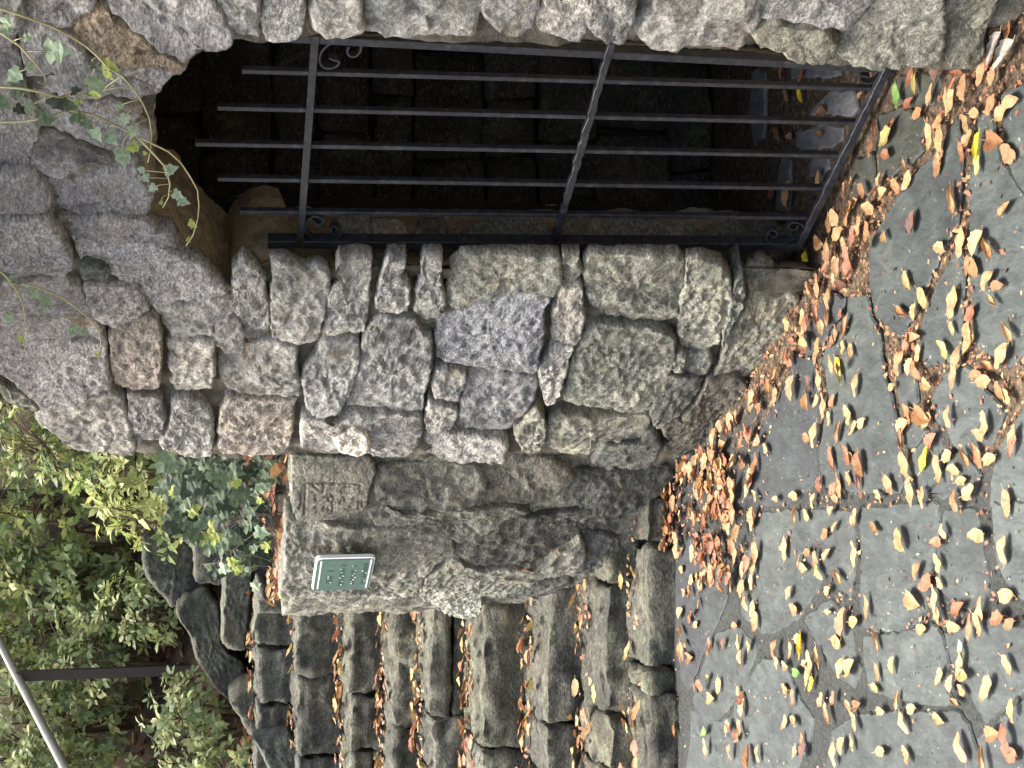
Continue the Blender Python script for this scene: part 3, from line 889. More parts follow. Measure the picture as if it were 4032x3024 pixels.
# inner face of the outer wall above and beside the opening, so that no daylight leaks past the arch
V = []; F = []; idx = {}
def mi(i, j):
    if (i, j) not in idx:
        V.append(WO.w(i * 0.03, j * 0.03, 0) + RV * 1.5)
        idx[(i, j)] = len(V) - 1
    return idx[(i, j)]
for i in range(int(-1.2 / 0.03), int(1.5 / 0.03)):
    for j in range(-1, int(2.55 / 0.03)):
        t, z = (i + 0.5) * 0.03, (j + 0.5) * 0.03
        if not pip(t - 0.11, z, arch_tz) and not pip(t, z, arch_tz): F.append((mi(i, j), mi(i + 1, j), mi(i + 1, j + 1), mi(i, j + 1)))
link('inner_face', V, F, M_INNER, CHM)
WB = Wall((-0.2, 4.57), (1.8, 4.57))
rb = random.Random(3)
z = 0.0
while z < 2.3:
    hgt = rb.uniform(0.12, 0.24)
    x = 0.30 + rb.uniform(-0.2, 0)
    while x < 1.4:
        wd = rb.uniform(0.16, 0.42)
        if x + wd > 0.35:
            j = lambda: rb.uniform(-0.014, 0.014)
            t0, t1 = x + 0.2 + 0.012, x + wd + 0.2 - 0.012
            poly = [(t0 + j(), z + 0.012 + j()), ((t0 + t1) / 2, z + 0.01 + j()), (t1 + j(), z + 0.012 + j()), (t1 + j(), z + hgt - 0.012 + j()), ((t0 + t1) / 2, z + hgt - 0.01 + j()), (t0 + j(), z + hgt - 0.012 + j())]
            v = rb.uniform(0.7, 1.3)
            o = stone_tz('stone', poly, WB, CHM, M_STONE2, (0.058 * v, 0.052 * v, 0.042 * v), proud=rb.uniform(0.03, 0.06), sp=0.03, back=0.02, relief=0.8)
        x += wd
    z += hgt
# left end and top of the upper wall, so that it has thickness
V = []; F = []
top = [(0.6, 3.1)] + le_tz[:-1] + [(le_tz[-1][0], 0.0)]
for t, z in top:
    for q in range(6):
        w = WO.w(t, z, -0.01 - q * 0.1)
        V.append(w + Vector((0, 0, 0.015 * fbm(w.x * 8, w.y * 8, w.z * 8))))
for i in range(len(top) - 1):
    for q in range(5):
        a = i * 6 + q
        F.append((a, a + 1, a + 7, a + 6))
link('wall_end', V, F, M_MORTAR, GR)

# ------------------------------------------------------------------ low wall with the carved stone
LW = empty('low_wall', (-0.55, 5.3, 0), 'low curving stone wall with a small carved block and green plaque beside the steps', 'wall')
OLG = (0.21, 0.206, 0.168)
LOW = [
 (1000,1000,OLG,'800,1480 840,1405 960,1375 1200,1372 1455,1384 1496,1450 1514,1540 1436,1634 1350,1674 1000,1692 860,1656 800,1600'),
 (2000,1000,OLG,'-124,1402 0,1374 200,1326 288,1338 394,1404 422,1460 374,1524 276,1594 150,1632 -60,1642 -152,1596 -106,1500'),
 (2000,1000,DRK,'446,1414 550,1426 700,1416 956,1376 1052,1404 1092,1450 1022,1554 878,1632 740,1692 600,1712 456,1644 408,1560 446,1484'),
 (1000,2000,OLG,'215,135 420,108 700,154 960,136 1130,174 1290,214 1310,296 1196,374 1094,464 1050,590 900,640 700,660 400,624 214,604 176,556 212,400 218,280'),
 (1000,2000,OLG,'760,60 860,10 1000,40 1340,30 1640,-10 1800,20 1650,62 1450,192 1340,208 1130,164 960,124 800,140'),
 (1000,2000,DRK,'1358,222 1450,206 1650,78 1900,68 2092,106 2122,150 2044,236 1896,314 1700,372 1500,392 1338,328'),
 (1000,2000,OLG,'1124,482 1320,358 1500,404 1750,384 1896,326 2124,166 2152,280 2084,364 1896,412 1796,492 1650,552 1500,632 1400,680 1250,672 1126,642 1088,578'),
 (2000,2000,DRK,'484,146 600,166 714,196 722,300 694,374 598,422 452,432 346,424 206,490 158,466 284,396 424,336 506,286'),
 (2000,2000,DRK,'154,512 396,468 424,484 248,554 0,592 -142,592 -96,544'),
 (2000,2000,DRK,'-100,110 100,60 300,40 480,10 700,-40 730,60 700,150 480,134 300,160 100,120'),
]
for cx, cy, tint, s in LOW:
    stone_px('stone', P(cx, cy, s), WL, LW, M_STONE2, tint, proud=0.022 + 0.012 * random.random(), back=0.1, relief=1.1, z0=0.0)
# pale lichen-covered lump
stone_px('lichen_stone', P(1000, 2000, '1140,560 1260,540 1330,500 1440,490 1482,560 1470,640 1400,690 1300,680 1180,640'), WL, LW, M_STONE, (0.30, 0.31, 0.25), proud=0.04, back=0.08)
stone_px('quartz_stone', P(1000, 1000, '545,1140 600,1170 660,1150 720,1180 745,1240 730,1290 640,1310 560,1290 530,1220'), WO, GR, M_STONE, (0.60, 0.56, 0.47), proud=0.058, back=0.05)
# carved block: worn grooves cut into a fine grid
CK = 0.3014
cpoly = [WL.tz(x, y, 0.035) for x, y in P(1100, 1750, '185,150 400,165 750,185 1080,160 1205,225 1225,400 1190,470 1150,620 1130,800 1080,900 900,950 700,1030 450,1055 250,1035 188,800', CK)]
STROKES = ['345,530 338,740 330,955', '300,590 290,800 262,860', '430,530 470,565 525,605', '585,515 578,630', '470,700 478,740', '475,830 470,850', '590,830 585,870',
           '690,680 712,700 705,740 690,765', '705,800 700,870 692,940', '640,700 655,735', '930,545 860,555 805,600 820,630 860,600', '850,690 855,740', '935,820 940,850', '640,850 648,890',
           '1050,520 1060,600', '1100,640 1050,680 960,720', '1040,740 1035,870', '1085,740 1080,820', '820,720 800,770', '365,515 560,505 1020,510', '710,1000 850,950 960,890']
segs = []
for st in STROKES:
    q = [WL.tz(x, y, 0.035) for x, y in P(1100, 1750, st, CK)]
    segs += [(Vector(q[i]), Vector(q[i + 1])) for i in range(len(q) - 1)]
def groove(x, z):
    p = Vector((x, z)); best = 9
    for a, b in segs:
        d = b - a
        u = max(0, min(1, (p - a).dot(d) / max(1e-9, d.dot(d))))
        best = min(best, (p - a - d * u).length)
    return -0.006 * max(0, 1 - best / 0.006)
stone_tz('carved_block', cpoly, WL, LW, M_STEP, (0.20, 0.195, 0.155), proud=0.035, back=0.1, relief=0.22, sp=0.0042, hfun=groove)['label'] = 'smooth pale block with worn carved lettering and a border line'
# mortar body of the low wall
SP2 = 0.012
tl = WL.t[-1]
V = []; F = []
nt_ = int(tl / SP2); nz_ = int(1.25 / SP2)
ptop = lambda t: 1.235 + 0.02 * noise.noise(Vector((t * 6, 2, 0)))
for i in range(nt_ + 1):
    for j in range(nz_ + 1):
        t = tl * i / nt_; z = -0.03 + (ptop(t) + 0.03) * j / nz_
        V.append(WL.w(t, z, 0.006 + 0.022 * fbm(t * 5, z * 6, 4) + 0.012 * abs(fbm(t * 18, z * 22, 1)) + 0.006 * fbm(t * 40, z * 48, 6)))
    for j in range(1, 9):
        t = tl * i / nt_
        w = WL.w(t, ptop(t), -0.05 * j)
        V.append(w + Vector((0, 0, 0.012 * fbm(w.x * 12, w.y * 12, 3))))
row = nz_ + 1 + 8
for i in range(nt_):
    for j in range(row - 1):
        a = i * row + j
        F.append((a, a + row, a + row + 1, a + 1))
link('mortar', V, F, M_STONE2, LW, color=(0.20, 0.197, 0.160))
# far end of the low wall, facing the steps
Ve = []
we = WL.w(tl, 0, 0)
b = MB(); b.box((we.x, we.y - 0.02, -0.03), Vector((0.5, 0.1, 0)), Vector((-0.02, 0.3, 0)), Vector((0, 0, 1.2)))
b.link('wall_end', M_MORTAR, LW)
# thin coping pieces along the top edge
for k, (t0, t1) in enumerate(((0.02, 0.34), (0.36, 0.55), (0.57, 0.86), (0.88, 1.2), (1.22, 1.5))):
    a = WL.w((t0 + t1) / 2, 0, -0.09)
    dd = WL.w(t1, 0) - WL.w(t0, 0)
    yaw = math.atan2(dd.y, dd.x)
    L = dd.length
    block('coping_stone', a.x - L / 2 + 0.006, a.x + L / 2 - 0.006, a.y - 0.085, a.y + 0.085, 1.20, 1.262, LW, M_STONE2, (0.19, 0.185, 0.13), r=0.025, yaw=yaw, amp=0.008)

# ------------------------------------------------------------------ stairs
ST = empty('stone_staircase', (-1.6, 5.0, 0), 'rough stone steps strewn with leaves, climbing to the left of the low wall', 'steps')
SC = (0.098, 0.098, 0.078)
# front (plan y), photo pixel of the front edge -> height
fronts = [(4.898, 2560), (5.14, 2400), (5.56, 2165), (5.96, 1910), (6.36, 1710), (6.78, 1555), (7.22, 1380), (7.64, 1180), (8.05, 1012)]
def z_at(x, y, Y):
    d = ray(x, y)
    return CH + d.z * (Y / d.y)
STEPZ = [z_at(px, 2500, Y) for Y, px in fronts]
def x_at(py, Y, z):
    depth = Y * math.cos(PITCH) + (CH - z) * math.sin(PITCH)
    return (1512 - py) / FPX * depth
splits = [[1960, 2155, 2640, 2735, 3080, 3300], [2060, 2310, 2835, 3060, 3300], [2250, 2860, 3090, 3320], [2330, 2955, 3120, 3320], [2330, 2845, 3080, 3320],
          [2350, 2868, 3100, 3320], [2340, 2735, 2960, 3120, 3320], [2330, 2669, 2990, 3180, 3320], [2300, 2560, 2780, 3060]]
splits = [q + [q[-1] + 210, q[-1] + 430] for q in splits[:7]] + splits[7:]
treads = []
rs = random.Random(11)
for k, ((Y, px), z) in enumerate(zip(fronts, STEPZ)):
    zb = (STEPZ[k - 1] if k else 0.0) - 0.03
    Yb = (fronts[k + 1][0] if k + 1 < len(fronts) else Y + 0.42) + 0.06
    for a, b_ in zip(splits[k][:-1], splits[k][1:]):
        xa, xb = x_at(b_, Y, z), x_at(a, Y, z)
        v = rs.uniform(0.8, 1.2)
        col = (SC[0] * v, SC[1] * v, SC[2] * v * rs.uniform(0.9, 1.08))
        dy = rs.uniform(-0.02, 0.02)
        if k in (4, 6) and rs.random() < 0.6:      # two thin courses
            zm = zb + (z - zb) * rs.uniform(0.42, 0.58)
            block('step_stone', xa + .008, xb - .008, Y + dy, Yb, zb, zm - 0.004, ST, M_STEP, col, r=0.008, taper=0.02)
            block('step_stone', xa + .008, xb - .008, Y + dy + rs.uniform(-.01, .02), Yb, zm + 0.004, z + rs.uniform(-.006, .006), ST, M_STEP, col, r=0.008, taper=0.02)
        else:
            block('step_stone', xa + .008, xb - .008, Y + dy, Yb, zb, z + rs.uniform(-.008, .008), ST, M_STEP, col, r=0.007, skew=rs.uniform(-.03, .03), taper=0.03, amp=rs.uniform(0.012, 0.02), yaw=rs.uniform(-.03, .03))
    treads.append((Y, (fronts[k + 1][0] if k + 1 < len(fronts) else Y + 0.4), z, x_at(3400, Y, z), x_at(splits[k][0] + 60, Y, z)))
def frontal(Y): return Wall((2.0, Y), (-3.0, Y))
EDGE = [
 (0,2000,8.45,'1470,432 1645,432 1636,560 1616,750 1596,926 1522,926 1454,878 1464,600',0.3),
 (1000,2000,8.05,'34,474 196,564 226,684 124,678 34,686',0.25),
 (0,2000,9.3,'928,176 1150,174 1278,284 1326,420 1384,520 1300,584 1180,634 1122,644 1054,558 964,458 934,330',0.4),
 (0,2000,8.9,'1154,682 1204,626 1350,566 1424,640 1444,900 1500,955 1584,1005 1612,1130 1558,1194 1502,1252 1404,1176 1334,1058 1284,978 1254,850 1174,740',0.4),
 (0,2000,8.4,'1504,1272 1584,1206 1680,1166 1800,1244 1850,1400 1896,1480 1860,1600 1760,1652 1662,1540 1594,1400',0.4),
 (1000,2000,7.95,'4,1524 100,1504 220,1476 268,1540 296,1640 330,1740 350,1900 200,1880 120,1740 30,1560',0.4),
 (0,2000,9.0,'1300,590 1430,600 1450,880 1440,640 1400,560 1600,300 1500,250 1340,430',0.2),
 (1000,2000,7.6,'200,1900 350,1900 420,2000 480,2200 360,2150 260,2050',0.4),
]
for cx, cy, Y, s, bk in EDGE[:6]:
    stone_px('edge_stone', P(cx, cy, s), frontal(Y), ST, M_STEP, (0.105, 0.106, 0.08), proud=0.05, back=bk, relief=1.5, sp=0.018, edge=0.03, ew=0.022)
# the turn of the steps behind the ivy
block('step_stone', -1.45, -0.25, 8.45, 8.95, 1.15, 1.43, ST, M_STEP, SC, r=0.04)
block('step_stone', -1.15, -0.05, 8.9, 9.5, 1.25, 1.58, ST, M_STEP, SC, r=0.04)
block('step_stone', -0.95, 0.25, 9.35, 10.0, 1.35, 1.75, ST, M_STEP, SC, r=0.04)

# ------------------------------------------------------------------ hillside and planting bed
def hill_z(x, y):
    l = (x + 2.0) * 0.62 + (y - 7.9) * 0.79
    d = -(x + 2.0) * 0.79 + (y - 7.9) * 0.62
    base = 0.66 + l * 0.36
    base = max(base, 0.1)
    if d > 0: z = base + d * 0.42 + 0.1 * math.tanh(d)
    else: z = base + max(-0.6, d * 2.0)
    return z + 0.06 * fbm(x * 1.5, y * 1.5, 2) + 0.02 * fbm(x * 7, y * 7, 2)
hill = grid_sheet('hillside', -9, 7, 6.9, 20, 0.12, hill_z, M_SOIL, kind='structure')
bedm = grid_sheet('planting_bed', -0.92, 0.9, 4.95, 8.6, 0.06, lambda x, y: (1.22 + 0.05 * max(0, y - 5.6) + 0.02 * fbm(x * 8, y * 8, 1)) if x > -0.75 + 0.0 and (WL.w(0, 0).x, 1) else 1.2, M_SOIL, kind='structure')
# keep the bed behind the walls
import bmesh
bm = bmesh.new(); bm.from_mesh(bedm.data)
kill = []
lowp = [(p.x, p.y) for p in [WL.w(tl * i / 40, 0, -0.06) for i in range(41)]] + [(-0.95, 8.7), (1.2, 8.7), (1.2, 5.6), (0.2, 5.1)]
for v in bm.verts:
    w = v.co + bedm.location
    if not pip(w.x, w.y, lowp): kill.append(v)
bmesh.ops.delete(bm, geom=kill, context='VERTS'); bm.to_mesh(bedm.data); bm.free()

# ------------------------------------------------------------------ iron gate
GA = empty('iron_gate', (0.56, 3.6, 0), 'dark wrought iron gate with scrolls closing the arched opening', 'gate')
gn = WG.n
def bar(name, a, b, w, th, off=0.0, rough=0.0, nseg=1):
    """flat bar between two photo pixels in the gate plane; w across, th through"""
    A, B = WG.px(*a, off), WG.px(*b, off)
    t = (B - A).normalized()
    s = t.cross(gn).normalized()
    mb = MB(); V = []; F = []
    for i in range(nseg + 1):
        p = A.lerp(B, i / nseg)
        j1 = j2 = 0.0
        if rough:
            j1 = rough * noise.noise(Vector((i * 0.9, 1.5, 3))); j2 = rough * noise.noise(Vector((i * 1.1, 7.5, 3)))
        q = p + gn * (j2 * 0.7)
        V += [q + s * (w / 2 + j1) + gn * th / 2, q - s * (w / 2 - j2) + gn * th / 2, q - s * (w / 2 - j2) - gn * th / 2, q + s * (w / 2 + j1) - gn * th / 2]
    for i in range(nseg):
        for k in range(4):
            F.append((i * 4 + k, i * 4 + (k + 1) % 4, i * 4 + 4 + (k + 1) % 4, i * 4 + 4 + k))
    F += [(3, 2, 1, 0), tuple(nseg * 4 + k for k in range(4))]
    o = link(name, V, F, M_IRON, GA, smooth=False)
    m_ = o.modifiers.new('edge', 'BEVEL'); m_.width = 0.0012; m_.segments = 1; m_.limit_method = 'ANGLE'
    return o
bar('stile', (1100, 137), (3520, 262), 0.020, 0.026)
bar('stile', (1054, 948), (3152, 958), 0.026, 0.030)
bar('rail', (1243, 112), (1182, 950), 0.017, 0.012, 0.014)
bar('rail', (2410, 155), (2181, 955), 0.017, 0.014, 0.015, 0.005, 46)
bar('rail', (3515, 225), (3143, 968), 0.020, 0.014, 0.016, 0.003, 40)
for a, b_ in (((952, 274), (3440, 345)), ((856, 419), (3368, 480)), ((768, 561), (3298, 608)), ((856, 699), (3244, 737)), ((943, 829), (3186, 853))):
    bar('upright_bar', a, b_, 0.0120, 0.0150)
def scroll(s, cx, cy):
    q = [Vector(WG.px(x, y, 0.004)) for x, y in P(cx, cy, s)]
    out = []
    for i in range(len(q) - 1):
        p0 = q[max(0, i - 1)]; p1 = q[i]; p2 = q[i + 1]; p3 = q[min(len(q) - 1, i + 2)]
        for j in range(5):
            u = j / 5
            out.append(0.5 * ((2 * p1) + (p2 - p0) * u + (2 * p0 - 5 * p1 + 4 * p2 - p3) * u * u + (3 * p1 - p0 - 3 * p2 + p3) * u ** 3))
    out.append(q[-1])
    V = []; F = []
    for i, p in enumerate(out):
        t = (out[min(i + 1, len(out) - 1)] - out[max(0, i - 1)]).normalized()
        s_ = t.cross(gn).normalized()
        th, w = 0.0022, 0.0085
        V += [p + s_ * th + gn * w, p - s_ * th + gn * w, p - s_ * th - gn * w, p + s_ * th - gn * w]
    for i in range(len(out) - 1):
        for k in range(4):
            F.append((i * 4 + k, i * 4 + (k + 1) % 4, i * 4 + 4 + (k + 1) % 4, i * 4 + 4 + k))
    F += [(3, 2, 1, 0), tuple((len(out) - 1) * 4 + k for k in range(4))]
    link('scroll', V, F, M_IRON, GA, smooth=False)
scroll('620,290 608,320 625,352 665,352 695,315 690,272 650,250 570,252 490,275 440,325 426,380 450,422 500,432 545,412 552,385 520,378 490,362', 1000, 0)
scroll('385,1425 410,1455 440,1450 448,1418 400,1398 355,1420 338,1470 360,1525 420,1560 475,1570 535,1550 565,1510 550,1472 512,1466 505,1500 527,1512', 1000, 0)
scroll('60,1530 85,1535 95,1510 70,1490 35,1505 25,1545 60,1585 110,1590 180,1560 240,1530 270,1490 250,1450 200,1440 170,1465 190,1487 225,1480 228,1462', 3000, 0)
scroll('700,492 655,480 632,500 650,525 700,530 745,512 775,480', 3000, 0)

# ------------------------------------------------------------------ plaque
pn_t = [WL.tz(x, y, 0.075) for x, y in ((1249, 2196), (1224, 2318), (1489, 2194), (1440, 2326))]
PT = [WL.w(t, z, 0.075) for t, z in pn_t]           # right top, left top, right bottom, left bottom
o0 = (PT[0] + PT[2]) / 2; o1 = (PT[1] + PT[3]) / 2
pdir = Vector((o1.x - o0.x, o1.y - o0.y, 0)); pw = pdir.length; pdir.normalize()
pz1 = (PT[0].z + PT[1].z) / 2; pz0 = (PT[2].z + PT[3].z) / 2
pnr = Vector((-pdir.y, pdir.x, 0))
if pnr.dot(-o0) < 0: pnr = -pnr
PL = empty('sign_plaque', (o0.x, o0.y, pz0), 'small green plaque with white edge fixed to the low stone wall', 'plaque')
ph = pz1 - pz0
def rounded(u0, u1, v0, v1, r, n=5):
    out = []
    for cx, cy, a0 in ((u1 - r, v1 - r, 0), (u0 + r, v1 - r, 90), (u0 + r, v0 + r, 180), (u1 - r, v0 + r, 270)):
        for i in range(n + 1):
            a = R(a0 + 90 * i / n)
            out.append((cx + r * math.cos(a), cy + r * math.sin(a)))
    return out
def pp(u, v, off): return Vector((o0.x, o0.y, pz0)) + pdir * u + Vector((0, 0, v)) + pnr * off
def plate(name, poly, f0, f1, mat, parent=PL):
    n = len(poly)
    V = [pp(u, v, f0) for u, v in poly] + [pp(u, v, f1) for u, v in poly]
    F = [tuple(range(n - 1, -1, -1)), tuple(range(n, 2 * n))] + [(i, (i + 1) % n, n + (i + 1) % n, n + i) for i in range(n)]
    if (V[n + 1] - V[n]).cross(V[n + 2] - V[n + 1]).dot(pnr) < 0: F = [tuple(reversed(f)) for f in F]
    return link(name, V, F, mat, parent, smooth=False)
plate('backing', rounded(0, pw, 0, ph, 0.018), -0.012, 0.0, M_WHITE)
panel = plate('panel', rounded(0.011, pw - 0.002, 0.003, ph - 0.006, 0.014), 0.0, 0.003, M_SIGN)
# vertical position measured from the top (0) to the bottom (1) of the panel, along from right (0) to left (1)
def mark(u0, u1, v0, v1, mat, name='print_mark', lift=0.0036):
    plate(name, [(pw * u0, ph * (1 - v1)), (pw * u1, ph * (1 - v1)), (pw * u1, ph * (1 - v0)), (pw * u0, ph * (1 - v0))], 0.0025, lift, mat, panel)
mark(0.07, 0.93, 0.082, 0.108, M_WHITE, 'border_line')
mark(0.05, 0.93, 0.925, 0.950, M_WHITE, 'border_line')
rm = random.Random(5)
for row_, (v, u0, u1, hh) in enumerate(((0.27, 0.36, 0.78, 0.10), (0.48, 0.14, 0.88, 0.085), (0.67, 0.22, 0.78, 0.085), (0.86, 0.16, 0.80, 0.075))):
    u = u0
    while u < u1:
        wd = rm.uniform(0.025, 0.05)
        if rm.random() < 0.85:
            mark(u, u + wd, v - hh / 2, v + hh / 2, M_SIGND)
            if rm.random() < 0.62:
                k = rm.uniform(-0.04, 0.04)
                mark(u + 0.004, u + wd * 0.55, v + k - 0.012, v + k + 0.016, M_WHITE, lift=0.0042)
        u += wd + rm.uniform(0.010, 0.024)

# ------------------------------------------------------------------ handrail
RL = empty('handrail', (-1.9, 9.2, 1.3), 'pale round metal handrail on brown posts, rising behind the shrubs', 'railing')
pa = CAM + ray(-420, 1705) * 10.1; pb = CAM + ray(66, 2660) * 9.1; pc = CAM + ray(300, 3110) * 8.2
mb = MB()
pts = [pa.lerp(pb, i / 6) for i in range(6)] + [pb.lerp(pc, i / 5) for i in range(6)]
mb.tube(pts, 0.026, 14); mb.link('rail', M_RAIL, RL)
for (x0, y0, x1, y1, dpt) in ((60, 2662, 840, 2658, 9.1), (-300, 1950, 480, 1950, 9.75)):
    a = CAM + ray(x0, y0) * dpt
    z0 = hill_z(a.x, a.y) - 0.5
    mb = MB(); w = 0.058
    mb.box((a.x - w / 2, a.y - w / 2, z0), Vector((w, 0, 0)), Vector((0, w, 0)), Vector((0, 0, a.z - z0 - 0.01)))
    mb.link('post', M_POST, RL, smooth=False)

# ------------------------------------------------------------------ leaf meshes
def leaf_mesh(name, seed, curl, bend, fold, wave, ratio=0.5, nu=11, nv=6):
    """an ovate leaf of length 1 lying along x; curl rolls the blade, bend arcs it lengthwise"""
    rn = random.Random(seed)
    V = []; F = []
    for i in range(nu + 1):
        u = i / nu
        w = ratio * (max(0, math.sin(math.pi * min(1, u ** 0.82))) ** 0.72) * 0.5 + 0.012
        w *= 1 + rn.uniform(-0.14, 0.10)
        for j in range(nv + 1):
            v = j / nv * 2 - 1
            s = v * w
            a = curl * v * (0.6 + 0.6 * u)
            if abs(curl) > 0.05:
                rr = w / max(0.05, abs(curl) * (0.6 + 0.6 * u))
                y = rr * math.sin(a); z = rr * (1 - math.cos(a))
            else: y, z = s, 0
            z += abs(v) * w * fold
            z += bend * (u - 0.5) ** 2 * 1.6
            z += wave * 0.03 * math.sin(u * 11 + v * 2.3 + seed) * (0.3 + abs(v))
            V.append((u - 0.5, y + 0.03 * math.sin(u * 5 + seed), z))
    zm = min(v[2] for v in V)
    V = [(x, y, (z - zm) * 0.5) for x, y, z in V]
    for i in range(nu):
        for j in range(nv):
            a = i * (nv + 1) + j
            F.append((a, a + nv + 1, a + nv + 2, a + 1))
    # stalk
    b = len(V)
    zc = V[nv // 2][2]
    V += [(-0.5, -0.012, zc), (-0.5, 0.012, zc), (-0.68, 0.02, zc + 0.05), (-0.68, 0.0, zc + 0.05)]
    F.append((b, b + 1, b + 2, b + 3))
    me = bpy.data.meshes.new(name)
    me.from_pydata(V, [], F)
    me.polygons.foreach_set('use_smooth', [True] * len(me.polygons))
    me.materials.append(M_LEAF)
    me.update()
    return me
PROTO = [leaf_mesh('leaf', 1, 0.6, 0.35, 0.1, 1.6, 0.42), leaf_mesh('leaf', 2, 1.5, 0.15, 0.0, 1.0, 0.52), leaf_mesh('leaf', 3, 0.1, 0.5, 0.7, 1.4, 0.50),
         leaf_mesh('leaf', 4, 2.3, 0.25, 0.0, 0.8, 0.62), leaf_mesh('leaf', 5, 0.3, -0.55, 0.0, 1.6, 0.42), leaf_mesh('leaf', 6, 0.25, 0.2, 0.15, 1.2, 0.52),
         leaf_mesh('leaf', 7, 1.1, 0.6, 0.0, 1.2, 0.46), leaf_mesh('leaf', 8, 0.0, 0.15, 1.3, 1.0, 0.58), leaf_mesh('leaf', 9, 2.9, 0.15, 0.0, 0.5, 0.75)]
LC = {'t': (0.45, 0.290, 0.145), 'o': (0.36, 0.185, 0.088), 'y': (0.48, 0.37, 0.14), 'Y': (0.80, 0.62, 0.03), 'r': (0.32, 0.135, 0.075), 'b': (0.13, 0.06, 0.04), 'g': (0.17, 0.33, 0.08), 'G': (0.42, 0.52, 0.27)}
LN = {'t': 'tan', 'o': 'orange-brown', 'y': 'pale yellow', 'Y': 'bright yellow', 'r': 'reddish brown', 'b': 'dark brown', 'g': 'green', 'G': 'pale green'}
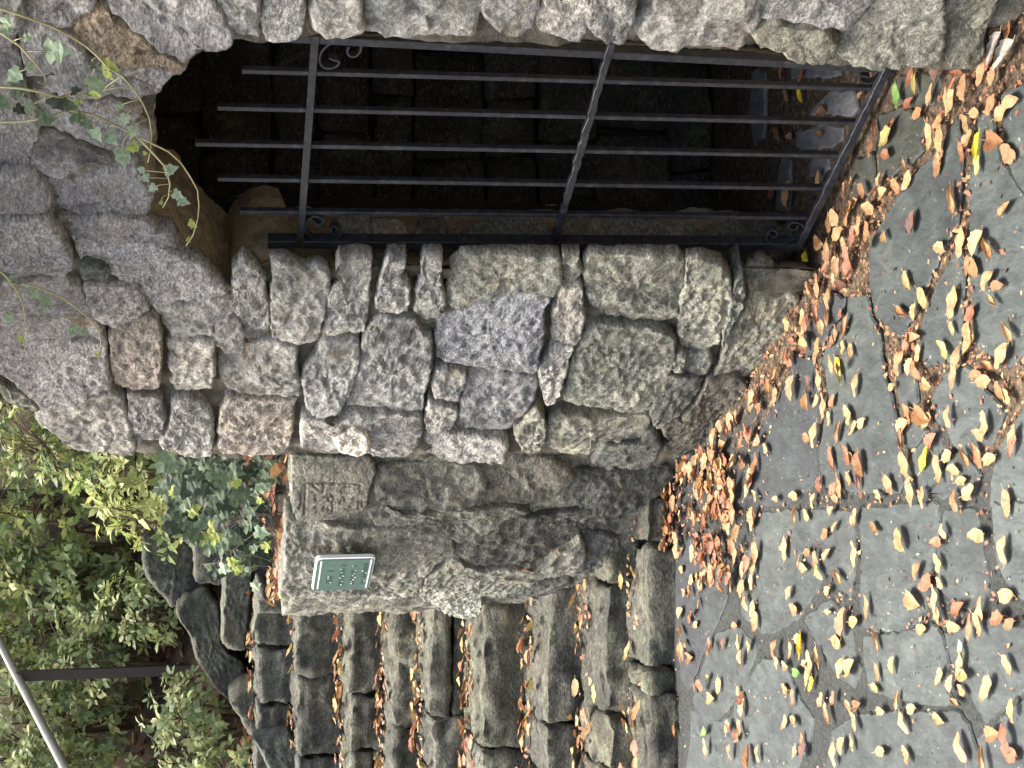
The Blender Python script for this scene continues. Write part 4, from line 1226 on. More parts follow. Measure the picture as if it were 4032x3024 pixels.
GL = [
 (3000,1000,'300,15,Y 570,40,r 420,70,r 470,170,t 520,200,b 330,230,t 370,210,o 440,300,o 430,400,o 520,390,r 550,480,o 270,410,t 300,450,r 270,500,t 200,570,r 290,580,o 470,560,o 180,680,r 360,650,t 535,610,y 590,640,t 500,740,Y 520,800,y 380,820,t 310,850,b 90,780,o 205,880,t 620,860,t 360,960,t 405,990,o 465,960,o 440,1080,t 570,1050,t 600,1140,t 655,1110,t 510,1155,o 300,1200,o 350,1185,t 50,870,o 90,930,o 25,1270,t 560,1310,r 585,1330,t 650,1370,o 460,1340,r 640,1470,r 385,1510,r 470,1540,r 570,1470,t 505,1510,t 210,1580,t 95,1600,t 340,1610,t 490,1600,t 760,1570,y 840,1510,t 1000,380,y 920,380,o 955,180,t 1250,310,t 1245,490,t 1195,620,y 1360,510,t 1350,590,t 1360,390,r 945,590,r 1000,540,t 910,710,o 970,740,t 1010,760,o 1080,850,t 1020,660,t 1280,700,t 1255,790,t 1400,790,o 1480,720,o 1460,830,t 1600,930,y 1560,900,o 1575,670,t 1610,500,t 1480,170,t 1540,210,o 1515,310,t 1345,80,o 1380,90,o 850,870,t 950,1040,o 1050,1050,o 1080,1090,t 925,1130,t 915,1225,o 1110,1220,r 1065,1340,Y 1225,1060,t 1415,1180,t 1460,1110,t 1410,1310,o 1330,1320,t 1250,1410,t 1310,1480,t 1215,1320,t 1155,1410,t 945,1380,t 970,1480,t 980,1560,t 1055,1590,t 1270,1610,o 1360,1550,t 1480,1350,t 1640,1180,t 1640,1260,r 1600,1630,t 1050,290,t'),
 (3000,2000,'220,40,t 290,45,t 455,20,t 480,120,t 415,170,o 610,60,t 740,130,o 150,260,t 310,290,o 245,340,t 275,390,t 430,300,t 360,350,o 375,420,y 605,300,y 910,200,t 1190,150,t 1150,220,r 1410,180,t 1590,270,t 1020,410,o 1070,490,r 1155,360,y 1160,490,t 1130,590,t 1150,690,t 500,440,t 430,540,t 180,560,t 210,660,o 440,680,t 535,750,o 610,740,y 690,640,t 990,600,t 1285,650,r 1255,780,t 1360,780,o 1430,680,t 1420,770,t 1600,570,t 1550,720,o 1620,760,o 490,880,t 750,860,t 255,910,Y 240,860,t 190,930,t 90,920,o 100,1000,t 155,1030,t 225,1070,g 280,1010,t 320,1010,t 370,980,t 300,1090,y 325,1150,Y 520,1050,y 580,1040,y 150,1180,o 205,1240,o 390,1250,t 470,1240,r 430,1350,t 570,1290,t 625,1290,o 610,1390,t 155,1400,t 215,1390,t 265,1510,o 275,1590,b 220,1580,t 480,1610,t 590,1530,t 530,1560,t 790,1590,t 780,1330,t 760,1080,o 750,1180,y 890,1250,t 980,1310,t 930,1400,t 860,1030,y 1165,1100,t 1050,790,t 1300,920,G 1300,1010,t 1320,1090,y 1240,1150,t 1260,1260,t 1305,1190,t 1160,1380,t 1310,1560,t 1450,1640,t 1470,1180,t 1610,1030,t 1640,1310,y 1510,1480,o 1600,1500,r 1620,1600,r 950,1610,t'),
 (3000,0,'890,630,g 960,670,r 1020,740,o 1100,620,t 1250,560,r 1330,570,t 1240,670,t 1200,620,t 740,830,r 850,820,r 820,890,y 715,970,r 815,1010,r 575,1010,t 1100,900,t 1150,800,o 1180,900,t 1170,1000,t 1410,970,Y 1410,1080,y 1310,1000,o 1330,800,t 1350,900,t 1390,740,t 1500,680,o 1580,720,t 1530,920,o 1610,1000,t 1630,680,t 1150,1075,o 940,1090,t 950,1180,t 880,1220,o 770,1180,t 800,1260,t 540,1240,o 620,1320,t 700,1360,t 560,1410,o 640,1480,o 690,1500,o 440,1450,o 500,1530,t 600,1550,r 380,1590,t 440,1600,t 540,1590,t 990,1450,b 810,1550,t 1250,1290,t 1590,1360,o 1170,1620,t 1300,1580,t 1410,1590,t 1480,1610,o 1430,480,t 1520,490,o 1540,180,t 1490,370,r 1520,240,t 1560,100,o 1600,160,o 1460,300,G 980,490,r 1000,550,y 1160,450,b 1270,470,r 100,430,o 130,470,o 270,470,r 160,620,t 255,620,Y 390,730,o 380,870,o 190,890,t 100,870,o 70,1270,o 180,1270,t 380,1160,t 640,620,t'),
 (2000,1000,'1500,1060,o 1435,1165,o 1410,1250,o 1240,1320,t 1280,1360,t 1360,1300,o 1410,1340,r 1470,1350,t 1540,1360,o 1620,1370,o 1180,1390,t 1110,1470,o 1150,1490,t 1250,1500,t 1330,1490,o 1400,1490,t 1060,1560,o 1130,1580,t 1350,1590,r 1420,1540,t 1490,1520,t 1580,1180,o 1640,1220,t 1600,960,t 1640,1000,o 1570,1530,t 1620,1580,t 1460,1100,r 1340,1240,t 1190,1430,r 1090,1520,t 1280,1440,o 1380,1420,t'),
 (2000,2000,'1040,20,r 1080,60,o 1130,50,t 1060,130,o 1095,240,t 1130,290,t 1135,400,t 1190,20,t 1220,80,o 1300,30,o 1340,30,r 1270,130,o 1220,180,r 1230,240,o 1290,210,r 1390,200,o 1420,120,o 1290,280,t 1280,340,o 1300,450,t 1270,480,t 1330,480,o 1360,360,r 1210,300,t 1200,470,t 1240,450,t 1490,290,t 1530,260,t 1590,110,y 1610,60,o 1630,290,t 1540,410,t 1590,480,t 1460,510,t 1530,510,t 1610,370,t 1160,550,t 1250,620,t 1230,760,t 1190,730,o 1130,690,t 1140,800,t 1165,890,o 1190,980,o 1320,880,r 1410,890,b 1480,770,o 1510,880,t 1580,890,y 1530,980,t 1600,660,t 1620,740,t 1560,620,t 1310,1110,y 1380,1160,y 1330,1240,y 1225,1160,b 1510,1220,t 1540,1310,t 1440,1430,t 1520,1440,t 1290,1460,g 1300,1560,t 1460,1590,o 1500,1500,t 1580,1620,o 1640,1600,t 1090,1450,o'),
]
rl = random.Random(21)
leaves = []      # (location, normal tilt, yaw, length, class, proto, zone)
for cx, cy, s in GL:
    for tok in s.split():
        x, y, c = tok.split(',')
        px_, py_ = cx + float(x) * K, cy + float(y) * K
        inside = px_ < 3420 and py_ < 900 and cx == 3000 and cy == 0 and float(x) < 660
        p = on_z(px_, py_, 0.019)
        drift = (cx == 2000) or (cx == 3000 and cy == 1000 and float(x) < 620 and float(y) < 950) or (cx == 3000 and cy == 0 and float(x) > 380 and float(y) > 1150 and float(x) < 900)
        zone = 'inside' if inside else ('drift' if drift else 'paving')
        L = rl.triangular(0.036, 0.082, 0.055) * (0.85 if c in 'bG' else 1.0)
        leaves.append([p, rl.uniform(0, 0.30 if drift else 0.09), rl.uniform(0, 6.28), L, c, rl.randrange(8), zone])
        if drift and cx == 2000 and cy == 1000 or (drift and rl.random() < 0.35):
            q = p + Vector((rl.uniform(-0.05, 0.05), rl.uniform(-0.05, 0.05), rl.uniform(-0.004, 0.02)))
            leaves.append([q, rl.uniform(0.1, 0.7), rl.uniform(0, 6.28), rl.uniform(0.045, 0.068), rl.choice('ttoor'), rl.randrange(8), 'drift'])
# thick pile where the wall foot meets the bottom step
PILE = [(2560, 2000), (2640, 1850), (2760, 1760), (2870, 1830), (2900, 2050), (2880, 2280), (2780, 2330), (2720, 2180), (2620, 2160)]
k = 0
while k < 120:
    x, y = rl.uniform(2560, 2900), rl.uniform(1760, 2330)
    if not pip(x, y, PILE): continue
    if noise.noise(Vector((x * 0.012, y * 0.006, 0))) < -0.05: continue
    leaves.append([on_z(x, y, 0.022 + rl.uniform(0, 0.018)), rl.uniform(0.05, 0.6), rl.uniform(0, 6.28), rl.uniform(0.042, 0.072), rl.choice('tttoooorr'), rl.randrange(8), 'drift'])
    k += 1
# two big grey rolled leaves in the near corner by the pier
for (x, y, yaw, L) in ((3958, 215, 1.95, 0.105), (3918, 190, 2.25, 0.085)):
    leaves.append([on_z(x, y, 0.03), 0.12, yaw, L, 'grey', 8, 'paving'])
# leaves lying on the treads
for k, (Y0, Y1, z, xa, xb) in enumerate(treads):
    n = 48 if k > 0 else 20
    for i in range(n):
        x = rl.uniform(xa, xb)
        if noise.noise(Vector((x * 3.2, k * 5.1, 0))) < -0.22: x = rl.uniform(xa, xb)
        y = Y1 - rl.random() ** 1.7 * (Y1 - Y0) * 0.75 - 0.02
        leaves.append([Vector((x, y, z + 0.014 + rl.uniform(0, 0.02))), rl.uniform(0.05, 0.6), rl.uniform(0, 6.28), rl.uniform(0.05, 0.078), rl.choice('tttoooyr'), rl.randrange(8), 'stairs'])
# leaves along the top of the low wall and on its face
for i in range(46):
    t = rl.uniform(0.02, WL.t[-1] - 0.02)
    p = WL.w(t, 1.268 + rl.uniform(0, 0.02), rl.uniform(-0.16, 0.0))
    leaves.append([p, rl.uniform(0.1, 1.0), rl.uniform(0, 6.28), rl.uniform(0.045, 0.065), rl.choice('ttoory'), rl.randrange(8), 'walltop'])
for x, y, c in ((1820, 2360, 'o'), (2065, 2235, 'r'), (2100, 2245, 'o'), (2200, 2172, 't'), (2000, 2290, 't')):
    p = WL.px(x, y, 0.055)
    leaves.append([p, 1.1, rl.uniform(0, 6.28), 0.062, c, rl.choice((0, 4, 5)), 'wallface'])
LC['grey'] = (0.36, 0.33, 0.30); LN['grey'] = 'grey'
ZG = {'paving': 'fallen leaves on the paving', 'drift': 'leaves drifted against the wall foot', 'inside': 'leaves behind the gate',
      'stairs': 'leaves on the steps', 'walltop': 'leaves on the low wall top', 'wallface': 'leaves on the low wall face'}
SHAPE = ['wavy', 'curled', 'folded', 'rolled', 'arched', 'flat', 'hooped', 'creased', 'tightly rolled']
SPOTS = [((0.55, 3.35), 'by the gate sill'), ((0.68, 2.85), 'by the pier foot'), ((0.45, 3.05), 'on the slab before the gate'), ((0.2, 3.45), 'by the long open joint'), ((0.45, 2.75), 'at the near right corner'),
         ((0.05, 2.85), 'at the near edge of the paving'), ((-0.1, 3.6), 'on the middle slabs'), ((-0.35, 4.2), 'on the dark slab by the wall'), ((-0.75, 4.6), 'before the bottom step'),
         ((-0.45, 3.2), 'on the near left slabs'), ((-0.7, 3.7), 'on the left slabs'), ((-0.95, 4.3), 'on the far left paving'), ((-0.65, 2.8), 'at the near left corner')]
DRIFT = [((0.3, 3.75), 'beside the gate'), ((0.1, 4.0), 'below the rounded boulder'), ((-0.1, 4.4), 'under the dark foot slab'), ((-0.3, 4.75), 'at the wall corner'), ((-0.5, 4.9), 'beside the bottom step')]
STEPN = ['first', 'second', 'third', 'fourth', 'fifth', 'sixth', 'seventh', 'eighth', 'ninth']
ORD = ['', 'second ', 'third ', 'fourth ', 'fifth ', 'sixth ', 'seventh ', 'eighth ', 'ninth ', 'tenth ', 'eleventh ', 'twelfth ']
def leaf_place(L):
    p, zone = L[0], L[6]
    if zone in ('paving', 'drift'):
        q = min(SPOTS if zone == 'paving' else DRIFT, key=lambda s: (s[0][0] - p.x) ** 2 + (s[0][1] - p.y) ** 2)
        return q[1] if zone == 'paving' else 'in the drift ' + q[1]
    if zone == 'inside': return 'on the dark floor behind the gate'
    if zone == 'stairs':
        k = min(range(len(treads)), key=lambda k: abs(treads[k][2] - p.z + 0.02))
        return 'on the %s step from the bottom' % STEPN[k]
    if zone == 'walltop': return 'on top of the low wall'
    return 'caught on the face of the low wall'
order = sorted(range(len(leaves)), key=lambda i: -leaves[i][3] / (leaves[i][0] - CAM).length * (3 if leaves[i][4] in ('Y', 'g', 'G', 'grey') else 1))
chosen = set(order[:300])
def leaf_matrix(L):
    p, tilt, yaw, ln, c, pr, zone = L
    ax = Vector((math.cos(yaw * 1.7 + 1), math.sin(yaw * 1.7 + 1), 0))
    rot = Matrix.Rotation(tilt, 4, ax) @ Matrix.Rotation(yaw, 4, 'Z')
    if zone == 'wallface': rot = Matrix.Rotation(-1.2, 4, 'Y') @ Matrix.Rotation(yaw, 4, 'Z')
    lift = math.sin(tilt) * ln * 0.22
    return Matrix.Translation(p + Vector((0, 0, lift))) @ rot @ Matrix.Diagonal((ln, ln, ln, 1))
def tint(c, rn):
    b = LC[c]; v = rn.uniform(0.72, 1.15)
    h = rn.uniform(-0.06, 0.06)
    return (b[0] * v, b[1] * v * (1 + h), b[2] * v)
by = {}
for i in sorted(chosen):
    L = leaves[i]
    key = '%s %s leaf %s' % (SHAPE[L[5]], LN[L[4]], leaf_place(L))
    by.setdefault(key, []).append(i)
labels = {}
for key, ids in by.items():
    if len(ids) == 1: labels[ids[0]] = key; continue
    ids.sort(key=lambda i: leaves[i][0].x)
    for k, i in enumerate(ids): labels[i] = key + ', ' + (ORD[k] + 'leftmost' if k < len(ids) - 1 else 'rightmost')
for i in sorted(chosen):
    L = leaves[i]
    o = bpy.data.objects.new('fallen_leaf', PROTO[L[5]])
    COL.objects.link(o)
    o.matrix_world = leaf_matrix(L)
    o.color = (*tint(L[4], rl), 1)
    tag(o, labels[i], 'leaf', ZG[L[6]])
class Soup:
    """many loose pieces in one mesh, coloured per piece"""
    def __init__(s): s.v = []; s.f = []; s.c = []
    def add(s, V, F, col):
        b = len(s.v); s.v += V; s.f += [tuple(i + b for i in q) for q in F]; s.c += [col] * len(F)
    def link(s, name, mat, parent=None, kind='stuff'):
        o = link(name, s.v, s.f, mat, parent, kind=kind)
        at = o.data.color_attributes.new('Col', 'FLOAT_COLOR', 'CORNER')
        k = []
        for f, c in zip(s.f, s.c): k += [c[0], c[1], c[2], 1.0] * len(f)
        at.data.foreach_set('color', k)
        return o
sp = Soup()
PV = [([Vector(v.co) for v in me.vertices], [tuple(p.vertices) for p in me.polygons]) for me in PROTO]
def soup_leaf(S, L):
    mw = leaf_matrix(L); V, F = PV[L[5]]
    S.add([mw @ v for v in V], F, tint(L[4], rl))
for i in range(len(leaves)):
    if i not in chosen: soup_leaf(sp, leaves[i])
# crumbs and chips of leaf in the open joints and on the treads
flag_polys = [[(on_z(x, y, 0.014).x, on_z(x, y, 0.014).y) for x, y in crop(cx, cy, pts)] for cx, cy, pts, c in FLAGS]
def chip(S, p, ln, c):
    yaw = rl.uniform(0, 6.28)
    mw = Matrix.Translation(p) @ Matrix.Rotation(rl.uniform(-0.9, 0.9), 4, 'X') @ Matrix.Rotation(yaw, 4, 'Z') @ Matrix.Diagonal((ln, ln, ln, 1))
    q = [(-0.5, -0.1, 0), (-0.1, 0.28, 0.08), (0.5, 0.1, 0), (0.2, -0.3, 0.1)]
    S.add([mw @ Vector(v) for v in q], [(0, 3, 2, 1)], tint(c, rl))
n = 0
while n < 2600:
    x, y = rl.uniform(-0.6, 1.1), rl.uniform(2.55, 4.9)
    keep = rl.random()
    if keep > (0.9 if x > 0.0 else 0.35): continue
    if (Vector((x, y, 0)) - WO.a).dot(WO.n) < 0.0: continue
    if any(pip(x, y, fp) for fp in flag_polys):
        if rl.random() > 0.05: continue
    chip(sp, Vector((x, y, 0.010 + rl.uniform(0, 0.006))), rl.uniform(0.005, 0.018), rl.choice('tobrrrot'))
    n += 1
for i in range(700):
    x, y = rl.uniform(-1.4, 0.3), rl.uniform(2.6, 4.9)
    if (Vector((x, y, 0)) - WO.a).dot(WO.n) < 0.0: continue
    chip(sp, Vector((x, y, 0.019)), rl.uniform(0.004, 0.012), rl.choice('ttbrot'))
for k, (Y0, Y1, z, xa, xb) in enumerate(treads):
    for i in range(90):
        chip(sp, Vector((rl.uniform(xa, xb), Y1 - rl.random() ** 2 * 0.16 - 0.01, z + 0.012)), rl.uniform(0.01, 0.03), rl.choice('ttoorrb'))
# litter on the soil of the hillside and the bed
for i in range(1000):
    x, y = rl.uniform(-3.0, 0.3), rl.triangular(7.9, 10.6, 8.6)
    soup_leaf(sp, [Vector((x, y, hill_z(x, y) + 0.015)), rl.uniform(0, 0.8), rl.uniform(0, 6.28), rl.uniform(0.06, 0.10), rl.choice('oorrtb'), rl.randrange(8), 'hill'])
for i in range(90):
    x, y = rl.uniform(-0.7, 0.0), rl.uniform(5.2, 7.2)
    soup_leaf(sp, [Vector((x, y, 1.26 + 0.05 * max(0, y - 5.6))), rl.uniform(0, 0.9), rl.uniform(0, 6.28), rl.uniform(0.05, 0.09), rl.choice('oorrtb'), rl.randrange(8), 'bed'])
lit = sp.link('leaf_litter', M_LEAFA)
tag(lit, 'small dry leaves and crumbs scattered over paving, treads and soil', 'leaf litter')

# ------------------------------------------------------------------ ivy
def ivy_mesh(seed):
    rn = random.Random(seed)
    half = [(0, 0), (-0.15, 0.22), (0.04, 0.50), (0.27, 0.33), (0.50, 0.46), (0.60, 0.22), (1.0, 0.0)]
    half = [(x + rn.uniform(-.03, .03), y * rn.uniform(0.85, 1.1)) for x, y in half]
    half[0] = (0, 0); half[-1] = (1, 0)
    mid = [(0.0, 0), (0.2, 0), (0.42, 0), (0.62, 0), (1, 0)]
    V = []; F = []
    cup = rn.uniform(-0.2, 0.35)
    def Z(x, y): return cup * abs(y) * 0.9 - 0.18 * (x - 0.4) ** 2 + 0.05 * math.sin(x * 9 + y * 7 + seed)
    for sgn in (1, -1):
        b = len(V)
        pts = [(x, y * sgn) for x, y in half] + [(0.62, 0), (0.42, 0), (0.2, 0)]
        V += [(x, y, Z(x, y)) for x, y in pts]
        # 0..6 outline, 7: .62  8: .42  9: .2
        f = [(0, 9, 1), (1, 9, 2), (2, 9, 3), (9, 8, 3), (3, 8, 4), (8, 7, 4), (4, 7, 5), (5, 7, 6)]
        F += [tuple(i + b for i in (q if sgn > 0 else q[::-1])) for q in f]
    me = bpy.data.meshes.new('ivy_leaf')
    me.from_pydata(V, [], F)
    me.materials.append(M_GREEN)
    me.update()
    return me
IVY = [ivy_mesh(i) for i in range(6)]
IG = [(0.060, 0.088, 0.048), (0.115, 0.165, 0.095), (0.31, 0.41, 0.27), (0.032, 0.050, 0.028), (0.33, 0.40, 0.10)]  # last tone: yellow-green of backlit leaves, put into the leaf colour
def ivy_leaf(parent, pos, size, tone, rn, down=None):
    o = bpy.data.objects.new('leaf', IVY[rn.randrange(6)])
    COL.objects.link(o)
    tocam = (CAM - pos).normalized()
    nrm = (tocam + Vector((rn.uniform(-0.5, 0.5), rn.uniform(-0.3, 0.3), rn.uniform(0.0, 0.8)))).normalized()
    d = down if down is not None else Vector((rn.uniform(-0.8, 0.8), rn.uniform(-0.5, 0.2), -1))
    x = (d - nrm * d.dot(nrm)).normalized()
    y = nrm.cross(x)
    mt = Matrix((x, y, nrm)).transposed().to_4x4()
    o.parent = parent
    o.matrix_basis = Matrix.Translation(pos - world_loc(parent)) @ mt @ Matrix.Diagonal((size, size, size, 1))
    v = rn.uniform(0.85, 1.2)
    c = IG[tone]
    o.color = (c[0] * v, c[1] * v, c[2] * v, 1)
    return o
ri = random.Random(9)
OFFV = 0.085
def vine(label, paths, lv):
    base = WO.px(*paths[0][0], OFFV)
    e = empty('ivy_vine', base, label, 'ivy', 'ivy vines hanging over the arch')
    pts3 = []
    for pth in paths:
        q = [WO.px(x, y, OFFV + 0.02 * math.sin(i)) for i, (x, y) in enumerate(pth)]
        sm = []
        for i in range(len(q) - 1):
            for j in range(3): sm.append(q[i].lerp(q[i + 1], j / 3))
        sm.append(q[-1])
        pts3 += sm
        mb = MB(); mb.tube(sm, [0.0026 * (1 - 0.5 * i / len(sm)) for i in range(len(sm))], 5)
        mb.link('stem', M_STEM, e)
    for x, y, sz, tone in lv:
        pos = WO.px(x, y, OFFV + ri.uniform(0.0, 0.03))
        near = min(pts3, key=lambda p: (p - pos).length)
        size = sz / FPX * (pos - CAM).length * 1.5
        d = pos - near
        if d.length < 0.01: d = Vector((0, 0, -1))
        st = pos - d.normalized() * size * 0.4
        ivy_leaf(e, st, size, tone, ri, d + Vector((0, 0, -0.03)))
        mb = MB(); mb.tube([near, (near + st) / 2 + Vector((0, 0, 0.004)), st], 0.0012, 4); mb.link('leaf_stalk', M_STEM, e)
def L4(cx, cy, rows): return [(cx + x * K, cy + y * K, s * K, t) for x, y, s, t in rows]
vine('short ivy vine with a hooked tip at the upper wall, above the arch', [P(0, 0, '-80,150 0,210 130,300 230,410 290,490 300,540 285,575')],
     L4(0, 0, [(385, 330, 110, 2), (30, 130, 60, 2), (50, 190, 50, 2), (75, 480, 75, 2), (155, 435, 45, 2), (180, 240, 45, 2)]))
vine('long ivy vine curving past the crown of the arch', [P(0, 0, '-60,30 0,55 160,110 330,170 450,230 560,300 640,370 700,440 800,500 880,590 935,680 975,770 990,880 985,980 965,1060')],
     L4(0, 0, [(585, 540, 90, 2), (610, 600, 60, 4), (690, 430, 70, 4), (580, 420, 45, 0), (770, 690, 40, 2), (790, 770, 55, 2), (840, 850, 60, 2), (850, 950, 60, 4), (925, 1000, 22, 4), (680, 480, 50, 4)]))
vine('ivy vine with the longest pale tip hanging into the opening', [P(0, 0, '-60,800 140,795 300,770 450,720 600,745 780,830 880,880 1000,940 1100,990 1180,1060 1240,1150 1290,1240 1300,1350 1290,1440 1260,1540 1215,1605'), P(0, 0, '900,895 1000,1000 1080,1090 1110,1200 1100,1290 1065,1355')],
     L4(0, 0, [(310, 770, 80, 1), (505, 760, 65, 1), (540, 820, 55, 1), (590, 880, 65, 2), (700, 910, 70, 2), (780, 1010, 85, 2), (920, 1110, 35, 2), (940, 1160, 45, 2), (985, 1220, 45, 2), (1050, 1100, 65, 2), (1160, 1285, 55, 2), (1195, 1330, 55, 2), (1210, 1455, 45, 4), (1210, 1570, 22, 4), (1040, 1325, 22, 4)]))
vine('leafy dark ivy vine lying across the stones left of the crown', [P(0, 0, '-60,565 120,575 260,600 400,640 480,600 560,620 640,640 700,560 790,500')],
     L4(0, 0, [(120, 590, 70, 1), (195, 690, 50, 2), (20, 690, 65, 1), (310, 650, 75, 3), (400, 690, 75, 1), (120, 720, 50, 3), (480, 590, 50, 3), (510, 670, 35, 4)]))
vine('thin ivy vine hanging in a curve at the upper left of the wall', [P(0, 1000, '-60,60 0,110 60,170 120,260 155,350 165,450 150,560 130,605')],
     L4(0, 1000, [(35, 415, 45, 2), (100, 560, 35, 4), (40, 160, 50, 2)]))
vine('thin ivy vine arching down beside the deep stone joint', [P(0, 1000, '60,180 100,190 230,210 400,280 500,350 590,430 650,510 660,600 635,660')],
     L4(0, 1000, [(200, 270, 60, 2), (265, 305, 65, 2), (465, 500, 70, 2), (540, 515, 40, 2), (610, 650, 30, 4)]))
IC = empty('ivy_clump', (-0.45, 5.7, 1.22), 'dense clump of dark green ivy growing behind the low wall', 'ivy')
big = '330,20,70,4 500,180,130,1 700,240,110,0 880,230,90,1 690,440,120,3 1050,400,120,1 1220,280,90,1 1230,400,70,4 1040,570,90,1 1270,580,120,1 690,640,100,1 760,740,80,4 890,820,100,1 770,940,100,0 520,900,80,3 760,1070,90,0 950,1130,100,1 1110,1130,100,1 1090,1340,70,2 970,900,70,4 1370,900,80,1 1490,940,80,2 1380,760,70,2 1510,490,70,2 1400,510,50,2 1470,600,45,4 1580,220,55,1 1530,330,50,2 1220,1010,70,1 1560,1140,60,4 1170,1280,60,4 1240,1380,60,4 870,470,90,3 430,450,90,1 560,490,70,4 620,560,70,1 880,1050,70,4 1000,1040,70,4 1410,1150,50,2 1430,1560,60,2 1260,1260,60,1 800,330,80,0 980,480,80,0 1130,500,90,0 1150,650,80,3 1000,700,90,0 860,640,80,0 600,330,80,0 1310,450,60,0 1050,850,70,3 1120,950,80,0 680,840,70,0 1330,660,60,1 850,180,70,0'
for tok in big.split():
    x, y, sz, tn = [float(v) for v in tok.split(',')]
    px_, py_ = 500 + x * 0.3616, 1750 + y * 0.3616
    Y = 5.30 + (py_ - 1800) / 500 * 0.8 + ri.uniform(0, 0.25)
    r_ = ray(px_, py_)
    pos = CAM + r_ * (Y / r_.y)
    size = sz * 0.3616 / FPX * Y * 2.2
    ivy_leaf(IC, pos + Vector((0, 0, size * 0.5)), size, int(tn), ri)
for i in range(200):
    px_, py_ = ri.uniform(640, 1090), ri.uniform(1810, 2260)
    if py_ > 2080 and px_ < 800: continue
    Y = 5.75 + (py_ - 1800) / 500 * 0.8 + ri.uniform(0, 0.4)
    r_ = ray(px_, py_)
    ivy_leaf(IC, CAM + r_ * (Y / r_.y), ri.uniform(0.04, 0.085), ri.choice((0, 3, 3, 3, 3, 3, 0, 1)), ri)
for i in range(9):
    px_, py_ = ri.uniform(760, 1120), ri.uniform(1830, 2230)
    Y = 5.6 + (py_ - 1800) / 500 * 0.8
    a = CAM + ray(1150, py_ + ri.uniform(-60, 60)) * (Y - 0.1); b_ = CAM + ray(px_ - 80, py_) * Y
    mb = MB(); mb.tube([a, a.lerp(b_, 0.4) + Vector((ri.uniform(-.05, .05), 0, 0.02)), a.lerp(b_, 0.75) + Vector((ri.uniform(-.05, .05), 0, 0.0)), b_], 0.002, 4)
    mb.link('stem', M_TWIG, IC)

# ------------------------------------------------------------------ shrubs
rsb = random.Random(31)
def shrub_leaf(S, pos, dirn, up_, ln, w, col):
    x = dirn.normalized()
    y = x.cross(up_)
    if y.length < 1e-3: y = Vector((1, 0, 0))
    y.normalize()
    z = y.cross(x)
    k = rsb.uniform(0.05, 0.3)
    pts = [(0, 0, 0), (0.12, 0, 0), (0.3, w * 0.42, k * 0.3), (0.3, 0, 0.02), (0.3, -w * 0.42, k * 0.3), (0.65, w * 0.5, k * 0.3 - 0.03), (0.65, 0, 0.0), (0.65, -w * 0.5, k * 0.3 - 0.03), (1, 0, -0.1)]
    V = [pos + (x * a + y * b + z * c) * ln for a, b, c in pts]
    S.add(V, [(1, 3, 2), (1, 4, 3), (2, 3, 6, 5), (3, 4, 7, 6), (5, 6, 8), (6, 7, 8)], col)
def shrub(label, x, y, rx, ry, rz, lift, tips, tones, ln):
    z = hill_z(x, y)
    e = empty('shrub', (x, y, z - 0.05), label, 'shrub', 'shrubs on the bank')
    S = Soup(); mb = MB()
    c = Vector((x, y, z + lift + rz))
    stems = []
    for i in range(6):
        a = i / 6 * 6.28 + rsb.uniform(-.4, .4)
        t = c + Vector((math.cos(a) * rx * 0.5, math.sin(a) * ry * 0.5, rz * rsb.uniform(0.0, 0.5)))
        b0 = Vector((x + rsb.uniform(-.06, .06), y + rsb.uniform(-.06, .06), z - 0.05))
        md = b0.lerp(t, 0.5) + Vector((rsb.uniform(-.06, .06), rsb.uniform(-.06, .06), 0.05))
        mb.tube([b0, md, t], [0.012, 0.009, 0.005], 5)
        stems += [md, t, md.lerp(t, 0.5)]
    for i in range(tips):
        while True:
            q = Vector((rsb.uniform(-1, 1), rsb.uniform(-1, 1), rsb.uniform(-1, 1)))
            if q.length < 1: break
        p = c + Vector((q.x * rx, q.y * ry, q.z * rz))
        if p.z < hill_z(p.x, p.y) + 0.05: continue
        s0 = min(stems, key=lambda s: (s - p).length)
        mb.tube([s0, s0.lerp(p, 0.5) + Vector((0, 0, 0.02)), p], [0.004, 0.003, 0.002], 3, False)
        out = (q + Vector((rsb.uniform(-.5, .5), rsb.uniform(-.9, .2), rsb.uniform(0.1, 0.9)))).normalized()
        nl = rsb.randrange(5, 9)
        tn = [c * 1.2 for c in rsb.choice(tones)]
        for k in range(nl):
            a = k / nl * 6.28 + rsb.uniform(-.3, .3)
            u = out.orthogonal().normalized()
            v = out.cross(u)
            d = (u * math.cos(a) + v * math.sin(a)) * rsb.uniform(0.7, 1.1) + out * rsb.uniform(0.25, 0.9) + Vector((0, 0, -0.15))
            f = rsb.uniform(0.75, 1.25)
            shrub_leaf(S, p - out * rsb.uniform(0, 0.05), d, out, ln * rsb.uniform(0.65, 1.2), rsb.uniform(0.30, 0.42), (tn[0] * f, tn[1] * f, tn[2] * f))
    mb.link('stems', M_TWIG, e)
    S.link('foliage', M_GREENA, e)
YG = [(0.27, 0.31, 0.10), (0.33, 0.36, 0.13), (0.19, 0.255, 0.09)]
MG = [(0.18, 0.235, 0.10), (0.13, 0.185, 0.08), (0.25, 0.30, 0.125), (0.31, 0.345, 0.16)]
DG = [(0.10, 0.15, 0.06), (0.14, 0.20, 0.08), (0.18, 0.24, 0.09)]
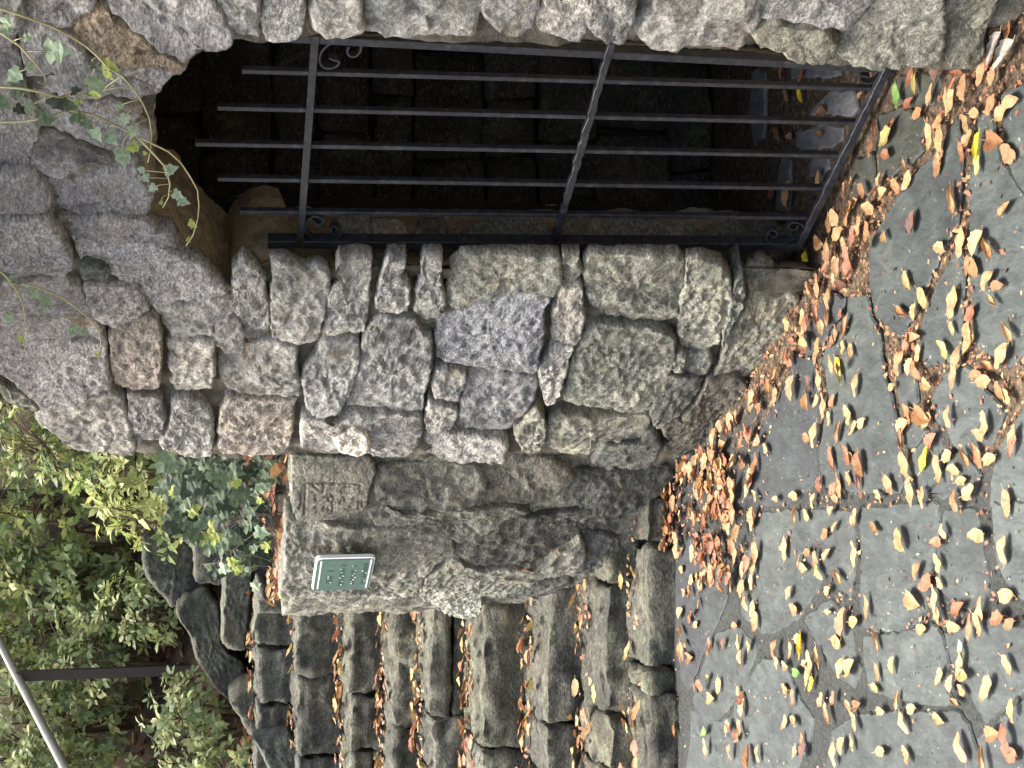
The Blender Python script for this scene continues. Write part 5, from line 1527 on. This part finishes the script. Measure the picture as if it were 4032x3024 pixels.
shrub('yellow-green narrow-leaved shrub beside the end of the tall wall', -0.60, 9.2, 0.45, 0.5, 0.62, 0.30, 260, YG, 0.085)
shrub('bright yellow-green shrub between the tall wall and the first rail post', -1.0, 10.2, 0.6, 0.5, 0.75, 0.02, 330, YG + MG[:1], 0.08)
shrub('mid-green shrub just below the upper rail post', -1.55, 10.5, 0.6, 0.5, 0.75, 0.0, 330, MG + YG[:1], 0.08)
shrub('sage green shrub under the end of the handrail', -2.15, 10.1, 0.55, 0.5, 0.65, 0.0, 330, MG, 0.08)
shrub('sage green shrub at the lowest corner of the bank', -2.6, 9.6, 0.5, 0.45, 0.55, 0.05, 260, MG, 0.078)
shrub('small olive shrub over the bare soil by the edge stones', -1.75, 9.8, 0.38, 0.3, 0.33, 0.06, 130, MG, 0.072)
shrub('dark green shrub high behind the handrail', -1.9, 11.6, 0.8, 0.6, 0.9, 0.1, 330, DG + MG[:1], 0.085)
shrub('dark green shrub behind the yellow-green ones', -0.9, 11.5, 0.8, 0.6, 0.9, 0.05, 330, DG + YG[:1], 0.085)
shrub('dark shrub in the far corner behind the lower bank', -2.9, 11.0, 0.7, 0.6, 0.85, 0.05, 280, DG + MG[:2], 0.085)
shrub('olive shrub half hidden behind the wall end', 0.0, 10.6, 0.6, 0.6, 0.8, 0.2, 260, YG + DG, 0.085)
shrub('low dark shrub filling the gap behind the small olive one', -1.35, 10.05, 0.35, 0.35, 0.4, 0.05, 140, DG + MG, 0.075)
shrub('low sage shrub spilling towards the edge stones', -1.95, 8.95, 0.34, 0.28, 0.28, 0.02, 110, MG, 0.07)
shrub('low sage shrub at the bottom of the bank, nearest the steps', -2.3, 8.6, 0.32, 0.26, 0.26, 0.02, 100, MG, 0.07)
shrub('small pale shrub beside the topmost edge stone', -1.35, 9.55, 0.3, 0.25, 0.3, 0.0, 90, MG + YG[:1], 0.07)
shrub('tall yellow-green shrub rising over the shoulder of the wall', -0.25, 9.6, 0.4, 0.4, 0.75, 0.45, 240, YG + DG[:1], 0.085)
